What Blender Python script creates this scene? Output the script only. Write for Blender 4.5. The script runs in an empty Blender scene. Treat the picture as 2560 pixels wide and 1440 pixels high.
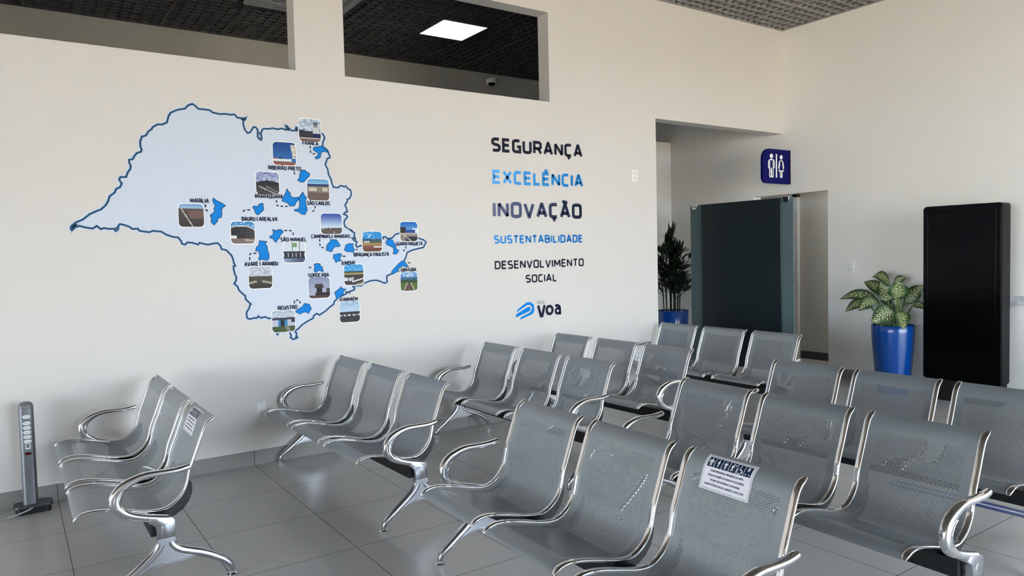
import bpy, bmesh, math, random
from mathutils import Vector, Matrix
random.seed(7)
C = bpy.context.scene.collection
sc = bpy.context.scene
PI = math.pi
MAP_OUT=[(0.332,1.687),(0.337,1.702),(0.365,1.727),(0.401,1.744),(0.440,1.778),(0.479,1.798),(0.503,1.808),(0.530,1.835),(0.545,1.862),(0.555,1.893),(0.584,1.917),(0.594,1.941),(0.616,1.952),(0.627,1.976),(0.613,2.002),(0.622,2.018),(0.654,2.019),(0.666,2.052),(0.680,2.070),(0.684,2.094),(0.675,2.114),(0.676,2.131),(0.697,2.135),(0.707,2.156),(0.723,2.177),(0.747,2.186),(0.752,2.200),(0.745,2.226),(0.746,2.254),(0.757,2.285),(0.781,2.294),(0.797,2.322),(0.817,2.338),(0.824,2.352),(0.856,2.373),(0.882,2.373),(0.911,2.390),(0.923,2.433),(0.936,2.455),(0.963,2.471),(0.990,2.482),(1.026,2.491),(1.047,2.515),(1.074,2.527),(1.090,2.518),(1.111,2.497),(1.150,2.497),(1.184,2.495),(1.200,2.482),(1.245,2.474),(1.287,2.479),(1.318,2.476),(1.347,2.481),(1.364,2.460),(1.399,2.458),(1.421,2.461),(1.419,2.451),(1.406,2.447),(1.403,2.416),(1.413,2.380),(1.429,2.358),(1.446,2.363),(1.459,2.380),(1.472,2.403),(1.488,2.403),(1.501,2.387),(1.499,2.337),(1.509,2.322),(1.523,2.316),(1.528,2.332),(1.523,2.363),(1.534,2.389),(1.543,2.397),(1.578,2.399),(1.610,2.406),(1.641,2.401),(1.673,2.409),(1.699,2.401),(1.712,2.403),(1.704,2.431),(1.713,2.430),(1.722,2.417),(1.744,2.399),(1.770,2.402),(1.779,2.426),(1.788,2.423),(1.793,2.403),(1.958,2.402),(1.978,2.390),(1.992,2.365),(1.977,2.331),(1.973,2.301),(1.988,2.289),(2.011,2.274),(2.017,2.251),(2.027,2.228),(2.023,2.216),(2.005,2.211),(1.998,2.187),(1.988,2.167),(2.006,2.134),(2.011,2.095),(2.028,2.062),(2.034,2.036),(2.046,2.000),(2.081,1.996),(2.103,2.012),(2.131,2.006),(2.145,2.010),(2.159,1.993),(2.183,1.980),(2.187,1.947),(2.172,1.918),(2.152,1.909),(2.152,1.892),(2.133,1.868),(2.143,1.844),(2.150,1.816),(2.135,1.814),(2.120,1.797),(2.141,1.790),(2.150,1.777),(2.125,1.750),(2.121,1.722),(2.134,1.696),(2.166,1.682),(2.145,1.691),(2.169,1.676),(2.203,1.652),(2.199,1.628),(2.206,1.616),(2.183,1.613),(2.195,1.598),(2.220,1.586),(2.209,1.562),(2.218,1.546),(2.254,1.556),(2.273,1.556),(2.421,1.609),(2.441,1.609),(2.435,1.621),(2.458,1.624),(2.478,1.608),(2.518,1.614),(2.546,1.642),(2.588,1.652),(2.739,1.616),(2.760,1.607),(2.795,1.597),(2.819,1.577),(2.804,1.555),(2.793,1.535),(2.729,1.523),(2.686,1.513),(2.644,1.495),(2.629,1.451),(2.614,1.430),(2.579,1.403),(2.515,1.330),(2.488,1.325),(2.461,1.314),(2.459,1.289),(2.463,1.270),(2.446,1.258),(2.426,1.263),(2.400,1.276),(2.367,1.284),(2.321,1.282),(2.289,1.271),(2.263,1.264),(2.246,1.246),(2.217,1.247),(2.192,1.251),(2.176,1.243),(2.188,1.228),(2.184,1.216),(2.146,1.206),(2.102,1.184),(2.051,1.163),(2.043,1.155),(2.022,1.136),(2.015,1.114),(1.991,1.101),(1.949,1.067),(1.902,1.042),(1.882,1.054),(1.858,1.039),(1.855,1.022),(1.808,1.000),(1.768,0.978),(1.739,0.950),(1.719,0.943),(1.715,0.930),(1.726,0.918),(1.722,0.899),(1.731,0.887),(1.723,0.882),(1.697,0.876),(1.679,0.891),(1.685,0.904),(1.672,0.936),(1.661,0.940),(1.644,0.933),(1.598,0.936),(1.585,0.920),(1.574,0.936),(1.559,0.967),(1.556,1.043),(1.524,1.042),(1.503,1.055),(1.471,1.049),(1.454,1.064),(1.445,1.051),(1.419,1.052),(1.398,1.046),(1.380,1.052),(1.374,1.066),(1.374,1.095),(1.393,1.124),(1.399,1.145),(1.407,1.152),(1.382,1.177),(1.370,1.194),(1.371,1.213),(1.349,1.232),(1.329,1.254),(1.320,1.281),(1.298,1.303),(1.311,1.321),(1.315,1.347),(1.306,1.366),(1.299,1.398),(1.298,1.424),(1.310,1.426),(1.301,1.450),(1.295,1.482),(1.286,1.503),(1.279,1.510),(1.255,1.537),(1.222,1.546),(1.218,1.566),(1.199,1.587),(1.169,1.584),(1.136,1.577),(1.099,1.585),(1.083,1.591),(1.072,1.579),(1.035,1.591),(1.006,1.594),(0.990,1.579),(0.970,1.585),(0.968,1.600),(0.948,1.628),(0.917,1.631),(0.877,1.646),(0.846,1.667),(0.795,1.672),(0.776,1.663),(0.745,1.667),(0.717,1.672),(0.708,1.686),(0.677,1.684),(0.660,1.698),(0.630,1.710),(0.606,1.716),(0.596,1.704),(0.593,1.681),(0.579,1.671),(0.573,1.685),(0.539,1.685),(0.515,1.690),(0.497,1.683),(0.475,1.703),(0.451,1.687),(0.410,1.694),(0.382,1.703),(0.359,1.697),(0.338,1.677)]
MAP_REG=[[(1.184,1.897),(1.200,1.882),(1.235,1.865),(1.262,1.845),(1.242,1.831),(1.233,1.814),(1.236,1.788),(1.231,1.765),(1.209,1.759),(1.203,1.736),(1.191,1.724),(1.185,1.713),(1.177,1.714),(1.161,1.736),(1.165,1.747),(1.165,1.761),(1.158,1.776),(1.169,1.787),(1.189,1.802),(1.184,1.824),(1.195,1.845),(1.185,1.859),(1.178,1.881)],
[(1.445,1.837),(1.454,1.847),(1.480,1.843),(1.489,1.859),(1.510,1.868),(1.520,1.863),(1.518,1.848),(1.523,1.833),(1.517,1.815),(1.499,1.800),(1.487,1.788),(1.475,1.785),(1.461,1.802),(1.459,1.820)],
[(1.580,1.681),(1.600,1.672),(1.625,1.681),(1.642,1.679),(1.655,1.663),(1.635,1.642),(1.625,1.618),(1.610,1.606),(1.603,1.588),(1.588,1.597),(1.580,1.615),(1.559,1.619),(1.557,1.631),(1.581,1.642),(1.585,1.657)],
[(1.482,1.601),(1.508,1.598),(1.535,1.595),(1.522,1.574),(1.536,1.562),(1.538,1.529),(1.547,1.505),(1.546,1.475),(1.533,1.460),(1.498,1.467),(1.477,1.462),(1.472,1.474),(1.481,1.494),(1.476,1.524),(1.453,1.530),(1.460,1.554),(1.478,1.569)],
[(1.902,2.287),(1.933,2.294),(1.968,2.303),(1.976,2.298),(1.988,2.287),(2.013,2.271),(2.004,2.257),(1.980,2.265),(1.962,2.254),(1.955,2.231),(1.951,2.214),(1.926,2.203),(1.911,2.212),(1.934,2.230),(1.938,2.246),(1.918,2.258),(1.902,2.267)],
[(1.806,2.115),(1.832,2.117),(1.842,2.106),(1.866,2.095),(1.864,2.075),(1.843,2.055),(1.819,2.029),(1.796,2.027),(1.773,2.043),(1.790,2.059),(1.790,2.079),(1.798,2.096)],
[(1.694,1.975),(1.702,1.960),(1.717,1.947),(1.717,1.928),(1.736,1.912),(1.775,1.916),(1.778,1.900),(1.757,1.880),(1.746,1.854),(1.710,1.850),(1.695,1.872),(1.654,1.887),(1.664,1.913),(1.681,1.940)],
[(1.810,1.956),(1.819,1.940),(1.822,1.927),(1.839,1.921),(1.827,1.891),(1.833,1.852),(1.840,1.826),(1.820,1.790),(1.794,1.793),(1.774,1.809),(1.742,1.818),(1.742,1.826),(1.775,1.832),(1.782,1.858),(1.784,1.887),(1.775,1.910),(1.796,1.936)],
[(2.009,1.606),(2.055,1.603),(2.072,1.579),(2.085,1.558),(2.065,1.549),(2.047,1.553),(2.028,1.538),(2.015,1.512),(1.985,1.521),(1.973,1.524),(1.977,1.554),(1.990,1.577),(2.005,1.588)],
[(2.127,1.560),(2.150,1.572),(2.189,1.572),(2.184,1.551),(2.198,1.524),(2.188,1.506),(2.157,1.512),(2.138,1.511),(2.115,1.525),(2.124,1.543)],
[(2.029,1.491),(2.051,1.494),(2.069,1.499),(2.093,1.494),(2.087,1.475),(2.074,1.464),(2.089,1.443),(2.061,1.440),(2.045,1.430),(2.037,1.453),(2.025,1.465)],
[(1.876,1.422),(1.897,1.428),(1.924,1.423),(1.920,1.412),(1.938,1.400),(1.944,1.367),(1.931,1.365),(1.919,1.377),(1.898,1.369),(1.883,1.361),(1.874,1.375),(1.881,1.399)],
[(2.474,1.601),(2.498,1.605),(2.521,1.596),(2.531,1.577),(2.544,1.558),(2.549,1.527),(2.573,1.512),(2.555,1.490),(2.538,1.484),(2.518,1.490),(2.528,1.509),(2.522,1.537),(2.489,1.553),(2.470,1.559),(2.460,1.578)],
[(2.615,1.433),(2.634,1.404),(2.653,1.382),(2.627,1.379),(2.606,1.393),(2.578,1.375),(2.550,1.360),(2.571,1.353),(2.543,1.339),(2.512,1.327),(2.499,1.340),(2.513,1.361),(2.534,1.379),(2.559,1.403),(2.587,1.424)],
[(2.079,1.246),(2.088,1.232),(2.119,1.225),(2.099,1.214),(2.095,1.190),(2.051,1.157),(2.039,1.163),(2.033,1.181),(2.027,1.206),(2.053,1.222)],
[(1.794,1.135),(1.808,1.132),(1.830,1.125),(1.835,1.111),(1.843,1.093),(1.825,1.069),(1.822,1.058),(1.800,1.071),(1.777,1.069),(1.754,1.057),(1.738,1.070),(1.719,1.076),(1.727,1.084),(1.756,1.101),(1.779,1.114),(1.785,1.127)]]
MAP_DASH=[[(1.130,1.852),(1.129,1.821),(1.140,1.807),(1.170,1.803)],
[(1.427,1.819),(1.390,1.818),(1.378,1.807),(1.377,1.784)],
[(1.663,1.673),(1.712,1.672),(1.727,1.660),(1.726,1.633)],
[(1.458,1.513),(1.415,1.510),(1.412,1.502),(1.410,1.458)],
[(1.879,2.298),(1.879,2.253),(1.887,2.241),(1.921,2.241)],
[(1.751,2.100),(1.755,2.081),(1.778,2.071)],
[(1.614,1.893),(1.617,1.855),(1.633,1.849),(1.694,1.849)],
[(1.900,1.857),(1.897,1.830),(1.885,1.817),(1.855,1.815)],
[(1.925,1.609),(1.925,1.566),(1.934,1.548),(1.961,1.543)],
[(2.208,1.528),(2.227,1.526),(2.236,1.514)],
[(2.100,1.478),(2.127,1.476),(2.141,1.453)],
[(1.854,1.400),(1.837,1.400),(1.825,1.389),(1.824,1.371)],
[(2.636,1.548),(2.631,1.520),(2.617,1.513),(2.586,1.512)],
[(2.648,1.415),(2.676,1.409),(2.686,1.387)],
[(2.108,1.207),(2.146,1.203),(2.151,1.169)],
[(1.716,1.140),(1.719,1.162),(1.736,1.163),(1.758,1.159),(1.760,1.129)]]
MAP_NAMES=['MARÍLIA', 'BAURU | AREALVA', 'SÃO MANUEL', 'AVARÉ | ARANDU', 'FRANCA', 'RIBEIRÃO PRETO', 'ARARAQUARA', 'SÃO CARLOS', 'CAMPINAS | AMARAIS', 'BRAGANÇA PAULISTA', 'JUNDIAÍ', 'SOROCABA', 'GUARATINGUETÁ', 'UBATUBA', 'ITANHAÉM', 'REGISTRO']
MAP_PH=[(0.957,1.699,1.116,1.853),(1.290,1.582,1.451,1.736),(1.650,1.440,1.809,1.592),(1.399,1.261,1.562,1.415),(1.798,2.329,1.961,2.493),(1.602,2.146,1.768,2.310),(1.475,1.932,1.637,2.091),(1.844,1.897,2.010,2.054),(1.939,1.647,2.102,1.800),(2.265,1.509,2.426,1.664),(2.107,1.256,2.263,1.413),(1.827,1.169,1.990,1.325),(2.588,1.587,2.741,1.741),(2.578,1.188,2.728,1.339),(2.062,0.972,2.223,1.132),(1.550,0.936,1.716,1.093)]
MAP_CAP=[(1.033,1.153,1.876),(1.366,1.616,1.755),(1.633,1.825,1.607),(1.373,1.609,1.436),(1.821,1.939,2.317),(1.564,1.802,2.124),(1.461,1.662,1.918),(1.838,2.013,1.876),(1.862,2.166,1.629),(2.190,2.484,1.487),(2.085,2.197,1.426),(1.827,1.987,1.340),(2.550,2.785,1.567),(2.585,2.720,1.357),(2.065,2.210,1.147),(1.594,1.737,1.112)]
WORDS=[('SEGURANÇA',3.478,4.503,2.352,0.124),('EXCELÊNCIA',3.479,4.505,2.074,0.124),('INOVAÇÃO',3.476,4.482,1.780,0.144),('SUSTENTABILIDADE',3.481,4.487,1.557,0.075),('DESENVOLVIMENTO',3.482,4.494,1.333,0.075),('SOCIAL',3.810,4.168,1.203,0.073),('REDE',3.931,4.025,1.004,0.029),('voa',3.931,4.209,0.894,0.098)]
EMBLEM=[[(3.707,0.948),(3.706,0.957),(3.711,0.966),(3.721,0.973),(3.798,1.019),(3.816,1.027),(3.839,1.030),(3.861,1.025),(3.882,1.013),(3.894,0.999),(3.898,0.980),(3.898,0.960),(3.894,0.938),(3.884,0.924),(3.865,0.914),(3.750,0.880),(3.742,0.880),(3.740,0.887),(3.746,0.896),(3.757,0.902),(3.838,0.930),(3.861,0.943),(3.872,0.961),(3.874,0.976),(3.867,0.991),(3.854,1.001),(3.838,1.004),(3.822,1.003)],
[(3.695,0.899),(3.694,0.911),(3.698,0.923),(3.709,0.933),(3.824,0.984),(3.838,0.987),(3.849,0.983),(3.857,0.973),(3.858,0.962),(3.853,0.953),(3.839,0.946)]]


# ---------------------------------------------------------------- constants (metres)
W = 5.313      # front face of the partition wall with the map
WT = 0.155     # its thickness
X = 7.589      # face of the wall with the kiosk
ZC = 4.0       # ceiling height
WR = 8.67      # rear wall of the room behind
XL = -9.0      # left wall
YF = -4.2      # glazed front
H0 = 2.84      # sill of the high openings
H1 = 3.642     # head of the high openings

# ---------------------------------------------------------------- materials
def lin(c):
    return tuple((v / 12.92 if v <= .04045 else ((v + .055) / 1.055) ** 2.4) for v in [x / 255 for x in c])

def mat(name, rgb, rough=.5, metal=0., spec=.5, coat=0., noise=0., nscale=6., bump=0.):
    m = bpy.data.materials.new(name); m.use_nodes = True
    nt = m.node_tree; b = nt.nodes['Principled BSDF']
    c = lin(rgb) + (1,)
    b.inputs['Base Color'].default_value = c
    b.inputs['Roughness'].default_value = rough
    b.inputs['Metallic'].default_value = metal
    b.inputs['Specular IOR Level'].default_value = spec
    b.inputs['Coat Weight'].default_value = coat
    if noise or bump:
        tc = nt.nodes.new('ShaderNodeTexCoord'); n = nt.nodes.new('ShaderNodeTexNoise')
        n.inputs['Scale'].default_value = nscale; n.inputs['Detail'].default_value = 5
        nt.links.new(tc.outputs['Object'], n.inputs['Vector'])
        if noise:
            mx = nt.nodes.new('ShaderNodeMix'); mx.data_type = 'RGBA'
            mx.inputs[6].default_value = tuple(v * (1 - noise) for v in c[:3]) + (1,)
            mx.inputs[7].default_value = tuple(min(1, v * (1 + noise)) for v in c[:3]) + (1,)
            nt.links.new(n.outputs['Fac'], mx.inputs[0]); nt.links.new(mx.outputs[2], b.inputs['Base Color'])
        if bump:
            bp = nt.nodes.new('ShaderNodeBump'); bp.inputs['Strength'].default_value = bump; bp.inputs['Distance'].default_value = .002
            nt.links.new(n.outputs['Fac'], bp.inputs['Height']); nt.links.new(bp.outputs['Normal'], b.inputs['Normal'])
    return m

def emis(name, rgb, s):
    m = bpy.data.materials.new(name); m.use_nodes = True
    nt = m.node_tree; nt.nodes.remove(nt.nodes['Principled BSDF'])
    e = nt.nodes.new('ShaderNodeEmission'); e.inputs[0].default_value = lin(rgb) + (1,); e.inputs[1].default_value = s
    nt.links.new(e.outputs[0], nt.nodes['Material Output'].inputs[0])
    return m

M = {}
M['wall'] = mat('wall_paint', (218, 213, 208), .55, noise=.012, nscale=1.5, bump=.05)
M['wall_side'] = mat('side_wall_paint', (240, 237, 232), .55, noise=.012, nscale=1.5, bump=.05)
M['wall_rear'] = mat('rear_wall_shaded', (188, 187, 181), .6, noise=.015, nscale=1.5)  # same white paint, darkened to stand in for missing light
M['plenum'] = mat('dark_plenum', (38, 38, 38), .9, noise=.1)
M['grid'] = mat('ceiling_grid_paint', (150, 146, 142), .55, noise=.03)
M['grid_rear'] = mat('rear_grid_shaded', (84, 84, 86), .55, noise=.03)  # shaded copy of the ceiling grid, the rear room's dimness put into its colour
M['chrome'] = mat('chrome', (236, 236, 238), .055, 1., noise=.01, nscale=30)
M['alu'] = mat('polished_aluminium', (206, 207, 213), .2, 1., noise=.02, nscale=20)
M['seat'] = mat('seat_steel_paint', (144, 150, 154), .36, .3, .5, noise=.02, nscale=25)
M['black'] = mat('black_steel', (6, 6, 7), .45, noise=.05)
M['blackplastic'] = mat('black_plastic', (6, 6, 7), .4, noise=.05)
M['screen'] = mat('dark_screen_glass', (3, 3, 4), .16, spec=.1, noise=.05)
M['bezel'] = mat('kiosk_bezel', (4, 4, 5), .3, spec=.1, noise=.05)
M['white'] = mat('white_plastic', (238, 238, 238), .35, noise=.01)
M['dullwhite'] = mat('white_frame', (222, 222, 220), .45, noise=.01)
M['hole'] = mat('socket_dark', (25, 25, 25), .6, noise=.05)
M['tower'] = mat('tower_anodised', (128, 130, 136), .38, .6, noise=.03, nscale=20)
M['towercap'] = mat('tower_cap', (120, 118, 122), .4, .2, noise=.03)
M['towerbase'] = mat('tower_base', (62, 62, 64), .4, .2, noise=.05)
M['potblue'] = mat('glazed_blue_pot', (4, 64, 140), .2, coat=.15, noise=.12, nscale=5)
M['pebble'] = mat('white_pebble', (226, 226, 222), .6, noise=.06, nscale=40)
M['soil'] = mat('pot_soil', (46, 40, 34), .9, noise=.2, nscale=30)
M['stem'] = mat('plant_stem', (84, 104, 48), .5, noise=.12, nscale=20)
M['darkstem'] = mat('cane_stem', (34, 38, 22), .6, noise=.2, nscale=20)
M['palm'] = mat('palm_leaf', (26, 40, 20), .5, noise=.2, nscale=14)
M['navy'] = mat('sign_navy', (4, 8, 92), .45, spec=.12, noise=.02)
M['signwhite'] = mat('sign_white', (245, 245, 245), .45, noise=.01)
M['print_blue'] = mat('vinyl_blue', (0, 132, 220), .5, spec=.12, noise=.02)
M['print_navy'] = mat('vinyl_navy', (38, 80, 116), .5, spec=.12, noise=.02)
M['print_ink'] = mat('vinyl_ink', (44, 48, 76), .5, spec=.12, noise=.02)
M['print_dash'] = mat('vinyl_dash', (40, 44, 60), .5, spec=.12, noise=.02)
M['map'] = mat('vinyl_map_field', (207, 215, 231), .5, noise=.01)
M['paper'] = mat('label_paper', (232, 230, 238), .45, noise=.01)
M['labelink'] = mat('label_ink', (26, 34, 50), .5, noise=.02)
M['labelnavy'] = mat('label_navy', (8, 36, 66), .5, noise=.03)
M['tapeblue'] = mat('tape_blue', (52, 66, 132), .35, noise=.04)
M['tapewhite'] = mat('tape_white', (216, 218, 224), .35, noise=.03)
M['greyboard'] = mat('dark_board', (38, 46, 49), .16, spec=.5, noise=.05, nscale=2)
M['cord'] = mat('grey_cord', (170, 170, 170), .5, noise=.03)
M['acgrey'] = mat('ac_plastic', (205, 206, 208), .4, noise=.02)
M['led'] = emis('led_panel', (246, 252, 255), 1.7)
M['red'] = emis('red_display', (150, 14, 12), .25)
M['concrete'] = mat('apron_concrete', (205, 178, 142), .8, noise=.1, nscale=1)

def print_mat(name):
    m = bpy.data.materials.new(name); m.use_nodes = True
    nt = m.node_tree; b = nt.nodes['Principled BSDF']
    a = nt.nodes.new('ShaderNodeVertexColor'); a.layer_name = 'ink'
    nt.links.new(a.outputs[0], b.inputs['Base Color']); b.inputs['Roughness'].default_value = .5; b.inputs['Specular IOR Level'].default_value = .15
    return m
M['print'] = print_mat('printed_vinyl')

def glass_mat(name, tint, fac, rough):
    m = bpy.data.materials.new(name); m.use_nodes = True
    nt = m.node_tree; b = nt.nodes['Principled BSDF']
    t = nt.nodes.new('ShaderNodeBsdfTransparent'); t.inputs[0].default_value = lin(tint) + (1,)
    b.inputs['Base Color'].default_value = lin(tint) + (1,); b.inputs['Roughness'].default_value = rough
    mx = nt.nodes.new('ShaderNodeMixShader'); mx.inputs[0].default_value = fac
    nt.links.new(t.outputs[0], mx.inputs[1]); nt.links.new(b.outputs[0], mx.inputs[2])
    nt.links.new(mx.outputs[0], nt.nodes['Material Output'].inputs[0])
    return m
M['tint'] = glass_mat('tinted_glass', (120, 142, 148), .6, .08)
M['acrylic'] = glass_mat('clear_acrylic', (250, 250, 253), .3, .1)
M['pane'] = glass_mat('window_glass', (250, 252, 252), .05, .02)

def floor_mat():
    m = bpy.data.materials.new('porcelain_floor_tiles'); m.use_nodes = True
    nt = m.node_tree; L = nt.links; b = nt.nodes['Principled BSDF']
    tc = nt.nodes.new('ShaderNodeTexCoord'); sp = nt.nodes.new('ShaderNodeSeparateXYZ'); L.new(tc.outputs['Object'], sp.inputs[0])
    P = .598
    def mth(op, a, bb=None, c=None):
        n = nt.nodes.new('ShaderNodeMath'); n.operation = op
        for i, v in enumerate((a, bb, c)):
            if v is None: continue
            if isinstance(v, (int, float)): n.inputs[i].default_value = v
            else: L.new(v, n.inputs[i])
        return n.outputs[0]
    gx = mth('DIVIDE', mth('SUBTRACT', sp.outputs[0], .191), P)
    gy = mth('DIVIDE', mth('SUBTRACT', sp.outputs[1], 4.6485), P)
    def edge(g):
        f = mth('FRACT', mth('ADD', g, 100.))
        d = mth('MINIMUM', f, mth('SUBTRACT', 1., f))
        return mth('LESS_THAN', d, .0032)
    grout = mth('MAXIMUM', edge(gx), edge(gy))
    cell = nt.nodes.new('ShaderNodeCombineXYZ'); L.new(mth('FLOOR', gx), cell.inputs[0]); L.new(mth('FLOOR', gy), cell.inputs[1])
    wn = nt.nodes.new('ShaderNodeTexWhiteNoise'); L.new(cell.outputs[0], wn.inputs['Vector'])
    off = nt.nodes.new('ShaderNodeVectorMath'); off.operation = 'MULTIPLY_ADD'
    L.new(wn.outputs['Color'], off.inputs[0]); off.inputs[1].default_value = (7, 7, 7); L.new(tc.outputs['Object'], off.inputs[2])
    n1 = nt.nodes.new('ShaderNodeTexNoise'); n1.inputs['Scale'].default_value = 2.2; n1.inputs['Detail'].default_value = 3; n1.inputs['Roughness'].default_value = .45
    L.new(off.outputs[0], n1.inputs['Vector'])
    mx = nt.nodes.new('ShaderNodeMix'); mx.data_type = 'RGBA'
    mx.inputs[6].default_value = lin((184, 180, 176)) + (1,); mx.inputs[7].default_value = lin((194, 190, 186)) + (1,)
    L.new(n1.outputs['Fac'], mx.inputs[0])
    mg = nt.nodes.new('ShaderNodeMix'); mg.data_type = 'RGBA'
    L.new(grout, mg.inputs[0]); L.new(mx.outputs[2], mg.inputs[6]); mg.inputs[7].default_value = lin((84, 80, 76)) + (1,)
    L.new(mg.outputs[2], b.inputs['Base Color'])
    r = mth('MULTIPLY_ADD', n1.outputs['Fac'], .02, .27)
    L.new(mth('MAXIMUM', r, mth('MULTIPLY', grout, .7)), b.inputs['Roughness'])
    b.inputs['Specular IOR Level'].default_value = .5
    bp = nt.nodes.new('ShaderNodeBump'); bp.inputs['Strength'].default_value = .4; bp.inputs['Distance'].default_value = .001; bp.invert = True
    L.new(grout, bp.inputs['Height']); L.new(bp.outputs['Normal'], b.inputs['Normal'])
    return m
M['floor'] = floor_mat()

def leaf_mat():
    m = bpy.data.materials.new('variegated_leaf'); m.use_nodes = True
    nt = m.node_tree; L = nt.links; b = nt.nodes['Principled BSDF']
    uv = nt.nodes.new('ShaderNodeUVMap'); uv.uv_map = 'leaf'
    sp = nt.nodes.new('ShaderNodeSeparateXYZ'); L.new(uv.outputs[0], sp.inputs[0])
    def mth(op, a, bb=None, c=None):
        n = nt.nodes.new('ShaderNodeMath'); n.operation = op
        for i, v in enumerate((a, bb, c)):
            if v is None: continue
            if isinstance(v, (int, float)): n.inputs[i].default_value = v
            else: L.new(v, n.inputs[i])
        return n.outputs[0]
    ac = mth('ABSOLUTE', sp.outputs[0])                     # 0 at the midrib, 1 at the margin
    nz = nt.nodes.new('ShaderNodeTexNoise'); nz.inputs['Scale'].default_value = 5; L.new(uv.outputs[0], nz.inputs['Vector'])
    ph = mth('MULTIPLY_ADD', sp.outputs[1], 9., mth('MULTIPLY', ac, -3.2))
    ph = mth('ADD', ph, mth('MULTIPLY', nz.outputs['Fac'], 2.2))
    fr = mth('FRACT', ph)
    d = mth('ABSOLUTE', mth('SUBTRACT', fr, .5))
    vein = mth('LESS_THAN', d, mth('MULTIPLY_ADD', ac, -.32, mth('MULTIPLY_ADD', nz.outputs['Fac'], .3, .12)))
    inside = mth('LESS_THAN', ac, mth('MULTIPLY_ADD', nz.outputs['Fac'], .3, .62))
    rib = mth('LESS_THAN', ac, .035)
    fac = mth('MULTIPLY', mth('MULTIPLY', vein, inside), mth('SUBTRACT', 1., rib))
    mx = nt.nodes.new('ShaderNodeMix'); mx.data_type = 'RGBA'
    mx.inputs[6].default_value = lin((36, 64, 28)) + (1,); mx.inputs[7].default_value = lin((206, 212, 150)) + (1,)
    L.new(fac, mx.inputs[0]); L.new(mx.outputs[2], b.inputs['Base Color'])
    b.inputs['Roughness'].default_value = .38
    return m
M['leaf'] = leaf_mat()

# ---------------------------------------------------------------- mesh helpers
class MB:
    def __init__(s): s.v = []; s.f = []; s.mi = []; s.col = []; s.uv = []
    def add(s, vs, fs, mi=0, col=None, T=None):
        o = len(s.v)
        s.v += [tuple(T @ Vector(p)) if T else tuple(p) for p in vs]
        for f in fs:
            s.f.append([o + i for i in f]); s.mi.append(mi); s.col.append(col)
    def box(s, x0, x1, y0, y1, z0, z1, mi=0, T=None):
        vs = [(x, y, z) for z in (z0, z1) for y in (y0, y1) for x in (x0, x1)]
        s.add(vs, [(0, 2, 3, 1), (4, 5, 7, 6), (0, 1, 5, 4), (2, 6, 7, 3), (0, 4, 6, 2), (1, 3, 7, 5)], mi, None, T)
    def tube(s, pts, rad, n=12, mi=0, side=None, caps=True, e=2.0):
        """sweep; rad = r or list of (ra, rb); side = fixed direction carrying rb"""
        pts = [Vector(p) for p in pts]; k = len(pts); rings = []
        prev = None
        for i, p in enumerate(pts):
            t = (pts[min(i + 1, k - 1)] - pts[max(i - 1, 0)]).normalized()
            if side is not None: bvec = Vector(side)
            elif prev is None:
                bvec = Vector((0, 0, 1)) if abs(t.z) < .9 else Vector((0, 1, 0))
            else: bvec = prev
            a = bvec.cross(t).normalized(); bvec = t.cross(a).normalized(); prev = bvec
            r = rad[i] if isinstance(rad, list) else rad
            ra, rb = r if isinstance(r, tuple) else (r, r)
            ring = []
            for j in range(n):
                th = 2 * PI * j / n; c, q = math.cos(th), math.sin(th)
                c = math.copysign(abs(c) ** (2 / e), c); q = math.copysign(abs(q) ** (2 / e), q)
                ring.append(p + a * (ra * c) + bvec * (rb * q))
            rings.append(ring)
        vs = [v for r in rings for v in r]; fs = []
        for i in range(k - 1):
            for j in range(n):
                fs.append((i * n + j, i * n + (j + 1) % n, (i + 1) * n + (j + 1) % n, (i + 1) * n + j))
        if caps:
            fs.append(tuple(range(n - 1, -1, -1))); fs.append(tuple((k - 1) * n + j for j in range(n)))
        s.add(vs, fs, mi)
    def lathe(s, prof, cx=0, cy=0, n=32, mi=0, axis='z'):
        vs = []; fs = []
        for r, z in prof:
            for j in range(n):
                th = 2 * PI * j / n
                vs.append((cx + r * math.cos(th), cy + r * math.sin(th), z))
        k = len(prof)
        for i in range(k - 1):
            for j in range(n):
                fs.append((i * n + j, i * n + (j + 1) % n, (i + 1) * n + (j + 1) % n, (i + 1) * n + j))
        if prof[0][0] > 1e-6: fs.append(tuple(range(n - 1, -1, -1)))
        if prof[-1][0] > 1e-6: fs.append(tuple((k - 1) * n + j for j in range(n)))
        s.add(vs, fs, mi)
    def prism(s, poly, fn, a, b, mi=0):
        """extrude a 2-D polygon between depths a and b; fn(p, q, depth) -> xyz"""
        n = len(poly)
        vs = [fn(p, q, a) for p, q in poly] + [fn(p, q, b) for p, q in poly]
        fs = [tuple(range(n)), tuple(range(2 * n - 1, n - 1, -1))]
        fs += [(i, n + i, n + (i + 1) % n, (i + 1) % n) for i in range(n)]
        s.add(vs, fs, mi)
    def mesh(s, name):
        me = bpy.data.meshes.new(name); me.from_pydata([tuple(v) for v in s.v], [], s.f); 
        return me

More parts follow.
